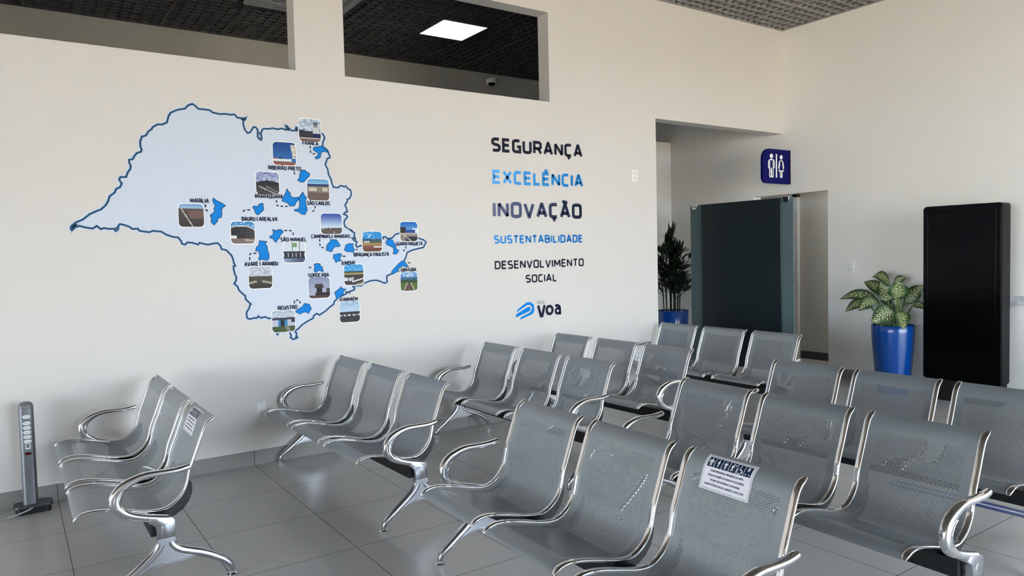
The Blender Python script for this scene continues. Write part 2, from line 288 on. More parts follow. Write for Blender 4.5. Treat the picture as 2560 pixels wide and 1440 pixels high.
def link(name, mb, mats, parent=None, smooth=False, fixn=True, bevel=0, loc=None, angle=40):
    me = mb.mesh(name)
    if not isinstance(mats, (list, tuple)): mats = [mats]
    for m in mats: me.materials.append(m)
    if any(mb.mi): me.polygons.foreach_set('material_index', mb.mi)
    if any(c is not None for c in mb.col):
        ca = me.color_attributes.new('ink', 'FLOAT_COLOR', 'CORNER')
        k = 0
        for p, c in zip(me.polygons, mb.col):
            for li in p.loop_indices: ca.data[li].color = (lin(c) if c is not None else (1, 1, 1)) + (1,)
    if fixn:
        bm = bmesh.new(); bm.from_mesh(me); bmesh.ops.recalc_face_normals(bm, faces=bm.faces)
        if bevel:
            es = [e for e in bm.edges if len(e.link_faces) == 2 and e.calc_face_angle(0) > math.radians(30)]
            bmesh.ops.bevel(bm, geom=es, offset=bevel, segments=2, affect='EDGES', profile=.5)
        bm.to_mesh(me); bm.free()
    if smooth:
        me.polygons.foreach_set('use_smooth', [True] * len(me.polygons))
        if angle: me.set_sharp_from_angle(angle=math.radians(angle))
    me.update()
    o = bpy.data.objects.new(name, me); C.objects.link(o)
    if parent is not None: o.parent = parent
    if loc: o.location = loc
    return o

def thing(name, label, cat, loc=(0, 0, 0), rz=0., group=None):
    o = bpy.data.objects.new(name, None); C.objects.link(o); o.empty_display_size = .1
    o.location = loc; o.rotation_euler = (0, 0, rz); tag(o, label, cat, group); return o
def tag(o, label, cat, group=None):
    o['label'] = label; o['category'] = cat
    if group: o['group'] = group
    return o
def struct(o): o['kind'] = 'structure'; return o
def copy_tree(o, parent=None):
    c = o.copy(); C.objects.link(c)
    if parent is not None: c.parent = parent
    for ch in list(o.children): copy_tree(ch, c)
    return c

def catmull(pts, n=8):
    out = []; P = [pts[0]] + list(pts) + [pts[-1]]
    for i in range(1, len(P) - 2):
        p0, p1, p2, p3 = P[i - 1:i + 3]
        for k in range(n):
            t = k / n
            out.append(tuple(.5 * ((2 * b) + (c - a) * t + (2 * a - 5 * b + 4 * c - d) * t * t + (3 * b - a - 3 * c + d) * t ** 3) for a, b, c, d in zip(p0, p1, p2, p3)))
    out.append(tuple(pts[-1])); return out

def resample(pts, n):
    L = [0]
    for a, b in zip(pts, pts[1:]): L.append(L[-1] + math.dist(a, b))
    out = []; j = 0
    for i in range(n):
        s = L[-1] * i / (n - 1)
        while j < len(L) - 2 and L[j + 1] < s: j += 1
        t = (s - L[j]) / max(1e-9, L[j + 1] - L[j])
        out.append(tuple(a + (b - a) * t for a, b in zip(pts[j], pts[j + 1])))
    return out, L[-1]

# ribbon: thick 2-D polyline -> quads (mitred)
def ribbon(line, w, closed=None):
    P = [Vector(p) for p in line]
    if closed is None: closed = (P[0] - P[-1]).length < 1e-6
    if closed: P = P[:-1] if (P[0] - P[-1]).length < 1e-6 else P
    n = len(P); Lh = []; Rh = []
    for i in range(n):
        if closed: a, b = P[i - 1], P[(i + 1) % n]; d0 = P[i] - a; d1 = b - P[i]
        else:
            d0 = P[i] - P[i - 1] if i else P[1] - P[0]; d1 = P[i + 1] - P[i] if i < n - 1 else d0
        d0 = d0.normalized(); d1 = d1.normalized()
        m = Vector((-(d0.y + d1.y), d0.x + d1.x))
        if m.length < 1e-6: m = Vector((-d0.y, d0.x))
        m = m.normalized(); k = max(.45, m.dot(Vector((-d0.y, d0.x))))
        Lh.append(P[i] + m * (w / 2 / k)); Rh.append(P[i] - m * (w / 2 / k))
    qs = []
    for i in range(n if closed else n - 1):
        j = (i + 1) % n
        qs.append([tuple(Rh[i]), tuple(Rh[j]), tuple(Lh[j]), tuple(Lh[i])])
    return qs

# ---------------------------------------------------------------- stroke lettering
def oct_(x0, y0, x1, y1, r):
    return [(x0 + r, y0), (x1 - r, y0), (x1, y0 + r), (x1, y1 - r), (x1 - r, y1), (x0 + r, y1), (x0, y1 - r), (x0, y0 + r), (x0 + r, y0)]
G = {
 'A': (.62, [[(0, 0), (.28, 1), (.34, 1), (.62, 0)], [(.1, .3), (.52, .3)]]),
 'B': (.56, [[(0, 0), (0, 1), (.42, 1), (.52, .9), (.52, .63), (.42, .53), (.02, .53)], [(.4, .53), (.56, .42), (.56, .12), (.44, 0), (0, 0)]]),
 'C': (.5, [[(.5, 1), (.16, 1), (.03, .92), (0, .8), (0, .2), (.03, .08), (.16, 0), (.5, 0)]]),
 'D': (.56, [[(0, 0), (0, 1), (.36, 1), (.5, .93), (.56, .78), (.56, .22), (.5, .07), (.36, 0), (0, 0)]]),
 'E': (.48, [[(.48, 1), (0, 1), (0, 0), (.48, 0)], [(.02, .52), (.44, .52)]]),
 'F': (.46, [[(.46, 1), (0, 1), (0, 0)], [(.02, .5), (.42, .5)]]),
 'G': (.54, [[(.52, 1), (.16, 1), (.03, .92), (0, .8), (0, .2), (.03, .08), (.16, 0), (.54, 0), (.54, .46), (.3, .46)]]),
 'H': (.58, [[(0, 0), (0, 1)], [(.58, 0), (.58, 1)], [(0, .52), (.58, .52)]]),
 'I': (.0, [[(0, 0), (0, 1)]]),
 'J': (.3, [[(.3, 1), (.3, .14), (.2, 0), (0, 0)]]),
 'L': (.44, [[(0, 1), (0, 0), (.44, 0)]]),
 'M': (.76, [[(0, 0), (.03, 1)], [(.04, .98), (.36, .3), (.4, .3), (.72, .98)], [(.73, 1), (.76, 0)]]),
 'N': (.58, [[(0, 0), (0, 1)], [(.01, .98), (.57, .02)], [(.58, 0), (.58, 1)]]),
 'O': (.58, [[(.16, 0), (.42, 0), (.55, .07), (.58, .2), (.58, .8), (.55, .93), (.42, 1), (.16, 1), (.03, .93), (0, .8), (0, .2), (.03, .07), (.16, 0)]]),
 'P': (.54, [[(0, 0), (0, 1), (.42, 1), (.54, .88), (.54, .52), (.42, .4), (.02, .4)]]),
 'Q': (.58, [[(.16, 0), (.42, 0), (.55, .07), (.58, .2), (.58, .8), (.55, .93), (.42, 1), (.16, 1), (.03, .93), (0, .8), (0, .2), (.03, .07), (.16, 0)], [(.34, 0), (.46, -.2)]]),
 'R': (.56, [[(0, 0), (0, 1), (.42, 1), (.54, .88), (.54, .56), (.42, .44), (.02, .44)], [(.32, .44), (.56, 0)]]),
 'S': (.52, [[(.5, 1), (.13, 1), (0, .88), (0, .64), (.12, .54), (.4, .47), (.52, .37), (.52, .12), (.4, 0), (0, 0)]]),
 'T': (.54, [[(0, 1), (.54, 1)], [(.27, 1), (.27, 0)]]),
 'U': (.56, [[(0, 1), (0, .18), (.05, .05), (.18, 0), (.38, 0), (.51, .05), (.56, .18), (.56, 1)]]),
 'V': (.6, [[(0, 1), (.28, 0), (.32, 0), (.6, 1)]]),
 'X': (.58, [[(0, 0), (.58, 1)], [(0, 1), (.58, 0)]]),
 '|': (.0, [[(0, -.1), (0, 1.1)]]),
 ',': (.05, [[(.05, .1), (0, -.16)]]),
 '.': (.0, [[(0, 0), (0, .14)]]),
 '6': (.5, [[(.46, 1), (.14, 1), (0, .86), (0, .14), (.14, 0), (.38, 0), (.5, .12), (.5, .44), (.38, .56), (0, .56)]]),
 '0': (.52, [[(.14, 0), (.38, 0), (.52, .14), (.52, .86), (.38, 1), (.14, 1), (0, .86), (0, .14), (.14, 0)]]),
 '+': (.4, [[(0, .45), (.4, .45)], [(.2, .25), (.2, .65)]]),
 ' ': (.12, []),
}
ACC = {'Ç': ('C', [[(.27, -.04), (.3, -.2), (.2, -.3)]]), 'Ê': ('E', [[(.1, 1.17), (.24, 1.3), (.38, 1.17)]]),
       'Ã': ('A', [[(.12, 1.17), (.2, 1.25), (.4, 1.19), (.48, 1.27)]]), 'Õ': ('O', [[(.1, 1.17), (.18, 1.25), (.38, 1.19), (.46, 1.27)]]),
       'É': ('E', [[(.18, 1.16), (.32, 1.3)]]), 'Í': ('I', [[(-.02, 1.16), (.12, 1.3)]]), 'Á': ('A', [[(.28, 1.16), (.42, 1.3)]])}

def lettering(text, x0, x1, base, h, weight, fn, mb, colf=None, mi=0):
    """fit text between x0 and x1 on a baseline; fn(x, z) -> xyz"""
    wt = weight
    xs = 0.; items = []
    gap = .1 + wt
    for ch in text:
        g = ACC.get(ch); w, lines = G[g[0]] if g else G[ch]
        lines = list(lines) + (g[1] if g else [])
        items.append((xs, lines)); xs += w + gap
    tot = xs - gap + wt
    k = (x1 - x0) / tot
    hh = h - 0.0
    for ox, lines in items:
        for ln in lines:
            P = [(x0 + (ox + px + wt / 2) * k, base + wt * h / 2 + pz * (hh - wt * h)) for px, pz in ln]
            for q in ribbon(P, wt * h):
                c = colf(sum(p[0] for p in q) / 4) if colf else None
                mb.add([fn(*p) for p in q], [(0, 1, 2, 3)], mi, c)

def poly_fill(poly, fn, mb, mi=0, col=None):
    mb.add([fn(*p) for p in poly], [tuple(range(len(poly)))], mi, col)

# ================================================================= SETTING
f = MB(); f.box(XL - .2, 9.2, YF, WR + .2, -.12, 0)
struct(link('floor', f, M['floor']))

w = MB()
XO0, XO1, XP, XO2, XD = -2.2, 1.791, 2.168, 4.125, 5.48
w.box(XL, XD, W, W + WT, 0, H0)
w.box(XL, XO0, W, W + WT, H0, H1); w.box(XO1, XP, W, W + WT, H0, H1); w.box(XO2, XD, W, W + WT, H0, H1)
w.box(XL, XD, W, W + WT, H1, ZC + .6); w.box(XD, X, W, W + WT, 2.806, ZC + .6)
o = link('wall_back', w, M['wall'])
def weld(o, d=1e-4):
    bm = bmesh.new(); bm.from_mesh(o.data)
    bmesh.ops.remove_doubles(bm, verts=bm.verts, dist=d); bm.to_mesh(o.data); bm.free()
struct(o)

DY0, DY1, DZ = 4.739, 5.735, 2.095
w = MB()
w.box(X, X + .15, YF, DY0, 0, ZC + .6); w.box(X, X + .15, DY1, WR + .15, 0, ZC + .6); w.box(X, X + .15, DY0, DY1, DZ, ZC + .6)
struct(link('wall_right', w, M['wall_side']))
w = MB(); w.box(XL - .15, XL, 2.6, WR + .15, 0, ZC + .6); w.box(XL - .15, XL, YF, 2.6, 3.05, ZC + .6); w.box(XL - .15, XL, YF, 2.6, 0, .08); struct(link('wall_left', w, M['wall']))
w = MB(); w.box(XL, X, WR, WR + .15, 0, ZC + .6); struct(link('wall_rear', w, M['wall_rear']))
w = MB(); w.box(5.0, X, 7.083, 7.2, 0, 2.945); struct(link('wall_alcove', w, M['wall_side']))
# passage beyond the doorway
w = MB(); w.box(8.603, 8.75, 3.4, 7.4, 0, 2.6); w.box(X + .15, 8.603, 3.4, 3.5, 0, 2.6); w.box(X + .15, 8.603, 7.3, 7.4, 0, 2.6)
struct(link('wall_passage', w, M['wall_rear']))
w = MB(); w.box(X + .15, 8.75, 3.4, 7.4, 2.6, 2.7); struct(link('ceiling_passage', w, M['wall_rear']))
w = MB(); w.box(8.588, 8.603, 3.5, 5.76, 0, .1); struct(link('baseboard_passage', w, M['towerbase']))
# white framed door in the passage
d = MB(); d.box(8.555, 8.603, 5.774, 5.86, 0, 2.2); d.box(8.555, 8.603, 6.62, 6.70, 0, 2.2); d.box(8.555, 8.603, 5.774, 6.70, 2.12, 2.2)
dr = struct(link('door_1', d, M['dullwhite'], bevel=.004))
d = MB(); d.box(8.575, 8.60, 5.86, 6.62, .01, 2.12); link('door_leaf', d, M['white'], dr)
# tiled baseboards
def board(name, segs, mt):
    b = MB()
    for s in segs: b.box(*s)
    return struct(link(name, b, mt, bevel=.0015))
M['board'] = mat('baseboard_tile', (140, 137, 133), .35, noise=.06, nscale=5)
segs = []; xx = .191 - .598 * 11
while xx < XD:
    a, b_ = max(xx + .0015, XL), min(xx + .598 - .0015, XD)
    segs.append((a, b_, W - .009, W, 0, .104)); xx += .598
o = board('baseboard_back', segs, M['board'])
b = MB(); b.box(XL, XD, W - .004, W, .1035, .108); link('baseboard_cap', b, M['dullwhite'], o)
segs = []; yy = DY0
while yy > YF: segs.append((X - .009, X, max(yy - .598, YF) + .0015, yy - .0015, 0, .104)); yy -= .598
board('baseboard_right', segs, M['board'])
board('baseboard_alcove', [(5.0, X - .01, 7.074, 7.083, 0, .104), (X - .009, X, DY1, 7.07, 0, .104)], M['board'])

# open-cell ceiling
def grid(name, x0, x1, y0, y1, px, py, mod, mt):
    g = MB(); c = mod / 6
    i = 0
    k0 = math.floor((x0 - px) / c); xx = px + k0 * c
    while xx < x1:
        if xx > x0:
            main = abs(((xx - px) / mod) - round((xx - px) / mod)) < 1e-3
            t = .0095 if main else .0035
            g.box(xx - t, xx + t, y0, y1, ZC if not main else ZC - .003, ZC + .06)
        xx += c
    k0 = math.floor((y0 - py) / c); yy = py + k0 * c
    while yy < y1:
        if yy > y0:
            main = abs(((yy - py) / mod) - round((yy - py) / mod)) < 1e-3
            t = .008 if main else .0035
            g.box(x0, x1, yy - t, yy + t, ZC + .001 if not main else ZC - .002, ZC + .06)
        yy += c
    t = .012
    g.box(x0, x1, y0, y0 + t, ZC - .004, ZC + .03); g.box(x0, x1, y1 - t, y1, ZC - .004, ZC + .03)
    g.box(x0, x0 + t, y0, y1, ZC - .004, ZC + .03); g.box(x1 - t, x1, y0, y1, ZC - .004, ZC + .03)
    return struct(link(name, g, mt))
grid('ceiling_front', XL, X, YF, W, 6.948, 4.70, .63, M['grid'])
grid('ceiling_rear', XL, X, W + WT, WR, 3.911, 6.885, .6135, M['grid_rear'])
s_ = MB(); s_.box(XL - .15, X + .15, YF - .2, WR + .15, ZC + .6, ZC + .75); struct(link('ceiling_slab', s_, M['plenum']))

# glazed front behind the viewer; unseen left glazing added to brighten right wall
GX0, GY0, GY1 = 2.0, YF, 2.6
w = MB(); w.box(XL, X, YF - .15, YF, 3.05, ZC + .6); w.box(XL, X, YF - .15, YF, 0, .08); w.box(XL, GX0, YF - .15, YF, .08, 3.05); struct(link('wall_front', w, M['wall']))
def glazing(name, a, b, n, axis):
    fr = MB(); gl = []; st = [a + i * (b - a) / n for i in range(n + 1)]
    def bx(m, p0, p1, d0, d1, z0, z1):
        if axis == 'x': m.box(p0, p1, YF - d1, YF - d0, z0, z1)
        else: m.box(XL - d1, XL - d0, p0, p1, z0, z1)
    for q in st: bx(fr, q - .03, q + .03, .03, .12, .08, 3.05)
    bx(fr, a, b, .03, .12, 2.2, 2.26)
    o = struct(link(name, fr, M['dullwhite']))
    for p, q in zip(st, st[1:]):
        g_ = MB(); bx(g_, p + .03, q - .03, .074, .08, .08, 3.05); link('window_pane', g_, M['pane'], o)
glazing('window_1', GX0, X, 6, 'x'); glazing('window_left_fill', GY0, GY1, 4, 'y')
g = MB(); g.box(-60, 60, -80, YF - .2, -.2, -.05); g.box(-60, XL - .2, YF - .2, 30, -.2, -.05); struct(link('ground_apron', g, M['concrete']))

# ================================================================= BENCHES
E0, SW, SG, LEG = .047, .49, .069, 1.702
PROF = catmull([(-.119, .374), (-.108, .386), (-.088, .3955), (-.06, .4005), (-.02, .3985), (.03, .389), (.09, .374), (.15, .3585), (.2, .3515), (.235, .3535), (.267, .367),
                (.295, .389), (.316, .417), (.331, .452), (.344, .508), (.370, .576), (.397, .648), (.414, .69), (.427, .712), (.444, .727), (.466, .738)], 6)
PR, PLEN = resample(PROF, 241)
def at_s(s):
    t = max(0, min(1, s / PLEN)) * 240; i = min(239, int(t)); q = t - i
    u = PR[i][0] + (PR[i + 1][0] - PR[i][0]) * q; h = PR[i][1] + (PR[i + 1][1] - PR[i][1]) * q
    a, b = PR[max(0, i - 2)], PR[min(240, i + 3)]
    du, dh = b[0] - a[0], b[1] - a[1]; l = math.hypot(du, dh)
    return u, h, -dh / l, du / l
def sm(t): t = max(0, min(1, t)); return t * t * (3 - 2 * t)
NC, CP, RP = 43, .0084, .0097
PW = NC * CP
S0, S1 = .088, PLEN - .082
NR = int((S1 - S0) / RP)
def bowl(y, s):
    """the pressed dish of the pan"""
    d = sm((PW / 2 + .012 - abs(y)) / .03)
    e = sm((s - S0 + .012) / .03) * (1 - .75 * sm((s - .42) / .12)) * sm((S1 + .01 - s) / .03)
    return -.0055 * d * e - .0015
def panel_pt(y, s, lift=0.):
    u, h, nu, nh = at_s(s); k = bowl(y, s) + lift
    return (u + nu * k, y, h + nh * k)

def make_panel():
    mb = MB()
    ymax = SW / 2 - .012
    ys = [-ymax, -ymax + .012, -PW / 2 - .02, -PW / 2 - .01] + [-PW / 2 + i * CP / 2 for i in range(2 * NC + 1)] + [PW / 2 + .01, PW / 2 + .02, ymax - .012, ymax]
    nf, nb = 10, 10
    ss = [S0 * i / nf for i in range(nf)] + [S0 + i * RP / 2 for i in range(2 * NR + 1)]
    se = ss[-1]; ss += [se + (PLEN - se) * (i + 1) / nb for i in range(nb)]
    iy0, is0 = 4, nf
    idx = {}
    vs = []; fs = []
    def V(i, j):
        if (i, j) not in idx: idx[(i, j)] = len(vs); vs.append(panel_pt(ys[i], ss[j]))
        return idx[(i, j)]
    done = set(); r = .00235
    for c in range(NC):
        off = c % 2
        for k in range(NR - off):
            i0 = iy0 + 2 * c; j0 = is0 + 2 * k + off
            for a in range(2):
                for b in range(2): done.add((i0 + a, j0 + b))
            cy, cs = ys[i0 + 1], ss[j0 + 1]
            ring = [(0, 0), (1, 0), (2, 0), (2, 1), (2, 2), (1, 2), (0, 2), (0, 1)]
            outer = [V(i0 + a, j0 + b) for a, b in ring]
            inner = []
            for a, b in ring:
                th = math.atan2((b - 1), (a - 1)); inner.append(len(vs)); vs.append(panel_pt(cy + r * math.cos(th), cs + r * math.sin(th)))
            for q in range(8): fs.append((outer[q], outer[(q + 1) % 8], inner[(q + 1) % 8], inner[q]))
    for i in range(len(ys) - 1):
        for j in range(len(ss) - 1):
            if (i, j) not in done: fs.append((V(i, j), V(i + 1, j), V(i + 1, j + 1), V(i, j + 1)))
    mb.add(vs, fs); return mb

def make_trim(sign):
    mb = MB(); pts = []; rad = []
    n = 72
    for k in range(n + 1):
        s = PLEN * k / n; u, h, nu, nh = at_s(s)
        pts.append((u, 0, h)); q = .0066
        e = min(k, n - k)
        f_ = .55 if e == 0 else (.85 if e == 1 else 1)
        rad.append((q * f_, .0135 * f_))
    # push the tips out a touch
    mb.tube(pts, rad, 14, side=(0, 1, 0), e=2.7); return mb

def bracket():
    mb = MB()
    inner = [(at_s(s)[0] - at_s(s)[2] * .008, at_s(s)[1] - at_s(s)[3] * .008) for s in [.27 + i * .0145 for i in range(17)]]
    top = inner[-1]
    outer = [(.352, .452), (.357, .425), (.352, .395), (.338, .362), (.312, .331), (.275, .309), (.235, .305), (.19, .312), (.155, .335)]
    mb.prism(inner + outer, lambda p, q, d: (p, d, q), -.018, .018); return mb

def make_arm():
    mb = MB()
    cl = [(.336, .5425, .0125, .0135), (.315, .5385, .0135, .015), (.28, .5345, .0135, .016), (.24, .534, .0135, .0165), (.2, .5345, .014, .017), (.16, .534, .015, .0175), (.12, .526, .0165, .018), (.08, .508, .0205, .0185), (.05, .483, .0240, .0185),
          (.034, .45, .0255, .0185), (.039, .415, .0235, .0185), (.063, .386, .0205, .0185), (.10, .365, .017, .0185), (.145, .349, .0165, .0185), (.19, .336, .0175, .0185), (.235, .325, .017, .0185)]
    P = catmull(cl, 6)
    mb.tube([(p[0], 0, p[1]) for p in P], [(p[2], p[3]) for p in P], 18, side=(0, 1, 0), e=2.6)
    return mb
def block_mesh():
    mb = MB()
    poly = [(.187, .2455), (.187, .285), (.182, .305), (.16, .322), (.165, .345), (.2, .338), (.235, .334), (.252, .331), (.2605, .32), (.262, .30), (.262, .2455)]
    mb.prism(poly, lambda p, q, d: (p, d, q), -.0195, .0195); return mb
def make_leg():
    mb = MB()
    fr_ = catmull([(.207, .2445, .019), (.203, .215, .0205), (.182, .182, .0205), (.145, .149, .0195), (.10, .116, .018), (.055, .084, .0165), (.022, .06, .015), (.006, .042, .0135), (0, .026, .0115), (0, .014, .010)], 6)
    re_ = catmull([(.240, .2445, .019), (.246, .212, .020), (.272, .182, .0205), (.318, .160, .020), (.37, .140, .019), (.42, .114, .0175), (.46, .087, .016), (.487, .06, .0145), (.499, .04, .0125), (.5005, .026, .0115), (.5005, .014, .010)], 6)
    for L in (fr_, re_):
        mb.tube([(p[0], 0, p[1]) for p in L], [(p[2], min(.0185, p[2] * 1.15)) for p in L], 16, side=(0, 1, 0), e=2.6)
    top = [(.19, .2445), (.258, .2445)]
    poly = [(.2, .244), (.25, .244), (.262, .20), (.30, .172), (.36, .142), (.33, .134), (.285, .128), (.24, .126), (.2, .128), (.16, .122), (.11, .105), (.14, .14), (.185, .18), (.198, .21)]
    mb.prism(poly, lambda p, q, d: (p, d, q), -.0165, .0165)
    mb.box(.188, .2615, -.019, .019, .222, .2448)
    return mb
def groove_lines(lines, w_, d):
    """raised bead outlines on both faces of a casting"""
    mb = MB()
    for s in (-1, 1):
        for L in lines:
            P = catmull(L, 5)
            mb.tube([(p[0], s * d, p[1]) for p in P], w_, 6)
    return mb
def foot():
    mb = MB(); mb.lathe([(.0, 0), (.021, 0), (.0245, .003), (.0245, .006), (.020, .0105), (.0085, .013), (.0075, .02), (0, .02)], 0, 0, 20); return mb

bench_parts = []
def make_bench():
    root = thing('waiting_bench', '', 'bench', group='steel waiting benches')
    bm_ = MB(); bm_.box(.168, .248, .021, LEG - .021, .247, .318)
    link('beam', bm_, M['black'], root, bevel=.004)
    pan = make_panel(); tl = make_trim(1); br = bracket()
    first = None
    for i in range(3):
        yc = E0 + (2 - i) * (SW + SG) + SW / 2
        if first is None:
            p = link('seat', pan, M['seat'], root, smooth=True, angle=0)
            t1 = link('edge_trim', tl, M['chrome'], p, smooth=True, angle=60, loc=(0, SW / 2 - .0135, 0))
            t2 = t1.copy(); C.objects.link(t2); t2.location = (0, -SW / 2 + .0135, 0)
            b1 = link('seat_bracket', br, M['blackplastic'], p, bevel=.003, loc=(0, SW / 2 - .04, 0))
            b2 = b1.copy(); C.objects.link(b2); b2.location = (0, -SW / 2 + .04, 0)
            first = p; p.location = (0, yc, 0)
        else:
            p = copy_tree(first, root); p.location = (0, yc, 0)
        bench_parts.append(p)
    arm = make_arm(); blk = block_mesh()
    leg = make_leg(); ft = foot()
    bead_arm = groove_lines([[(.084, .4955), (.063, .479), (.048, .45), (.052, .42), (.071, .397)], [(.084, .4955), (.058, .489), (.033, .462), (.029, .43), (.045, .405), (.071, .397)]], .0011, .0178)
    bead_blk = groove_lines([[(.208, .248), (.208, .285), (.2135, .302), (.2245, .307), (.2355, .302), (.241, .285), (.241, .248)]], .0012, .0195)
    bead_leg = groove_lines([[(.208, .243), (.207, .215), (.184, .176), (.14, .137), (.09, .1), (.055, .078)], [(.241, .243), (.245, .216), (.27, .182), (.32, .157), (.38, .133), (.44, .098)],
                             [(.055, .074), (.1, .098), (.15, .122), (.2, .134), (.24, .132), (.29, .134), (.35, .139), (.4, .122), (.44, .096)]], .0011, .0172)
    def merge(dst, src):
        o_ = len(dst.v); dst.v += src.v; dst.f += [[i + o_ for i in f_] for f_ in src.f]; dst.mi += [0] * len(src.f); dst.col += [None] * len(src.f)
    merge(arm, bead_arm); merge(leg, bead_leg); merge(blk, bead_blk)
    a0 = l0 = None
    for y in (LEG, 0):
        if a0 is None:
            a = link('armrest', arm, M['chrome'], root, smooth=True, angle=50)
            bl = link('bracket_block', blk, M['alu'], a, smooth=True, bevel=.0003, angle=50)
            l = link('leg', leg, M['alu'], root, smooth=True, angle=50)
            f1 = link('foot', ft, M['chrome'], l, smooth=True)
            f2 = f1.copy(); C.objects.link(f2); f2.location = (.5005, 0, 0)
            a0, l0 = a, l
        else:
            a = copy_tree(a0, root); l = copy_tree(l0, root)
        a.location = (0, y, 0); l.location = (0, y, 0)
    return root

POSES = [
 (0.297, 3.513, -0.1, 'steel three-seat bench at far left next to the grey power tower'),
 (1.587, 3.560, 0.9, 'steel three-seat bench standing end-on to the wall below the map'),
 (1.570, 1.305, -1.7, 'nearest steel bench, its closest seat back carrying the large white priority label'),
 (2.789, 3.481, -0.1, 'steel three-seat bench with its far end at the wall below the slogan lettering'),
 (3.645, 3.570, 0.6, 'steel bench standing directly behind the one below the slogan lettering'),
 (4.955, 3.568, -0.8, 'farthest steel bench, standing in front of the dark privacy screen'),
 (2.612, 1.215, -2.3, 'steel bench right behind the nearest one, its armrest over the blue floor tape'),
 (3.618, 1.288, -0.8, 'steel bench nearest the black kiosk, its near end cut off by the picture edge'),
]
proto = make_bench()
benches = []
for i, (bx, by, a, lab) in enumerate(POSES):
    o = proto if i == 0 else copy_tree(proto)
    o.location = (bx, by, 0); o.rotation_euler = (0, 0, math.radians(a)); tag(o, lab, 'bench', 'steel waiting benches'); benches.append(o)

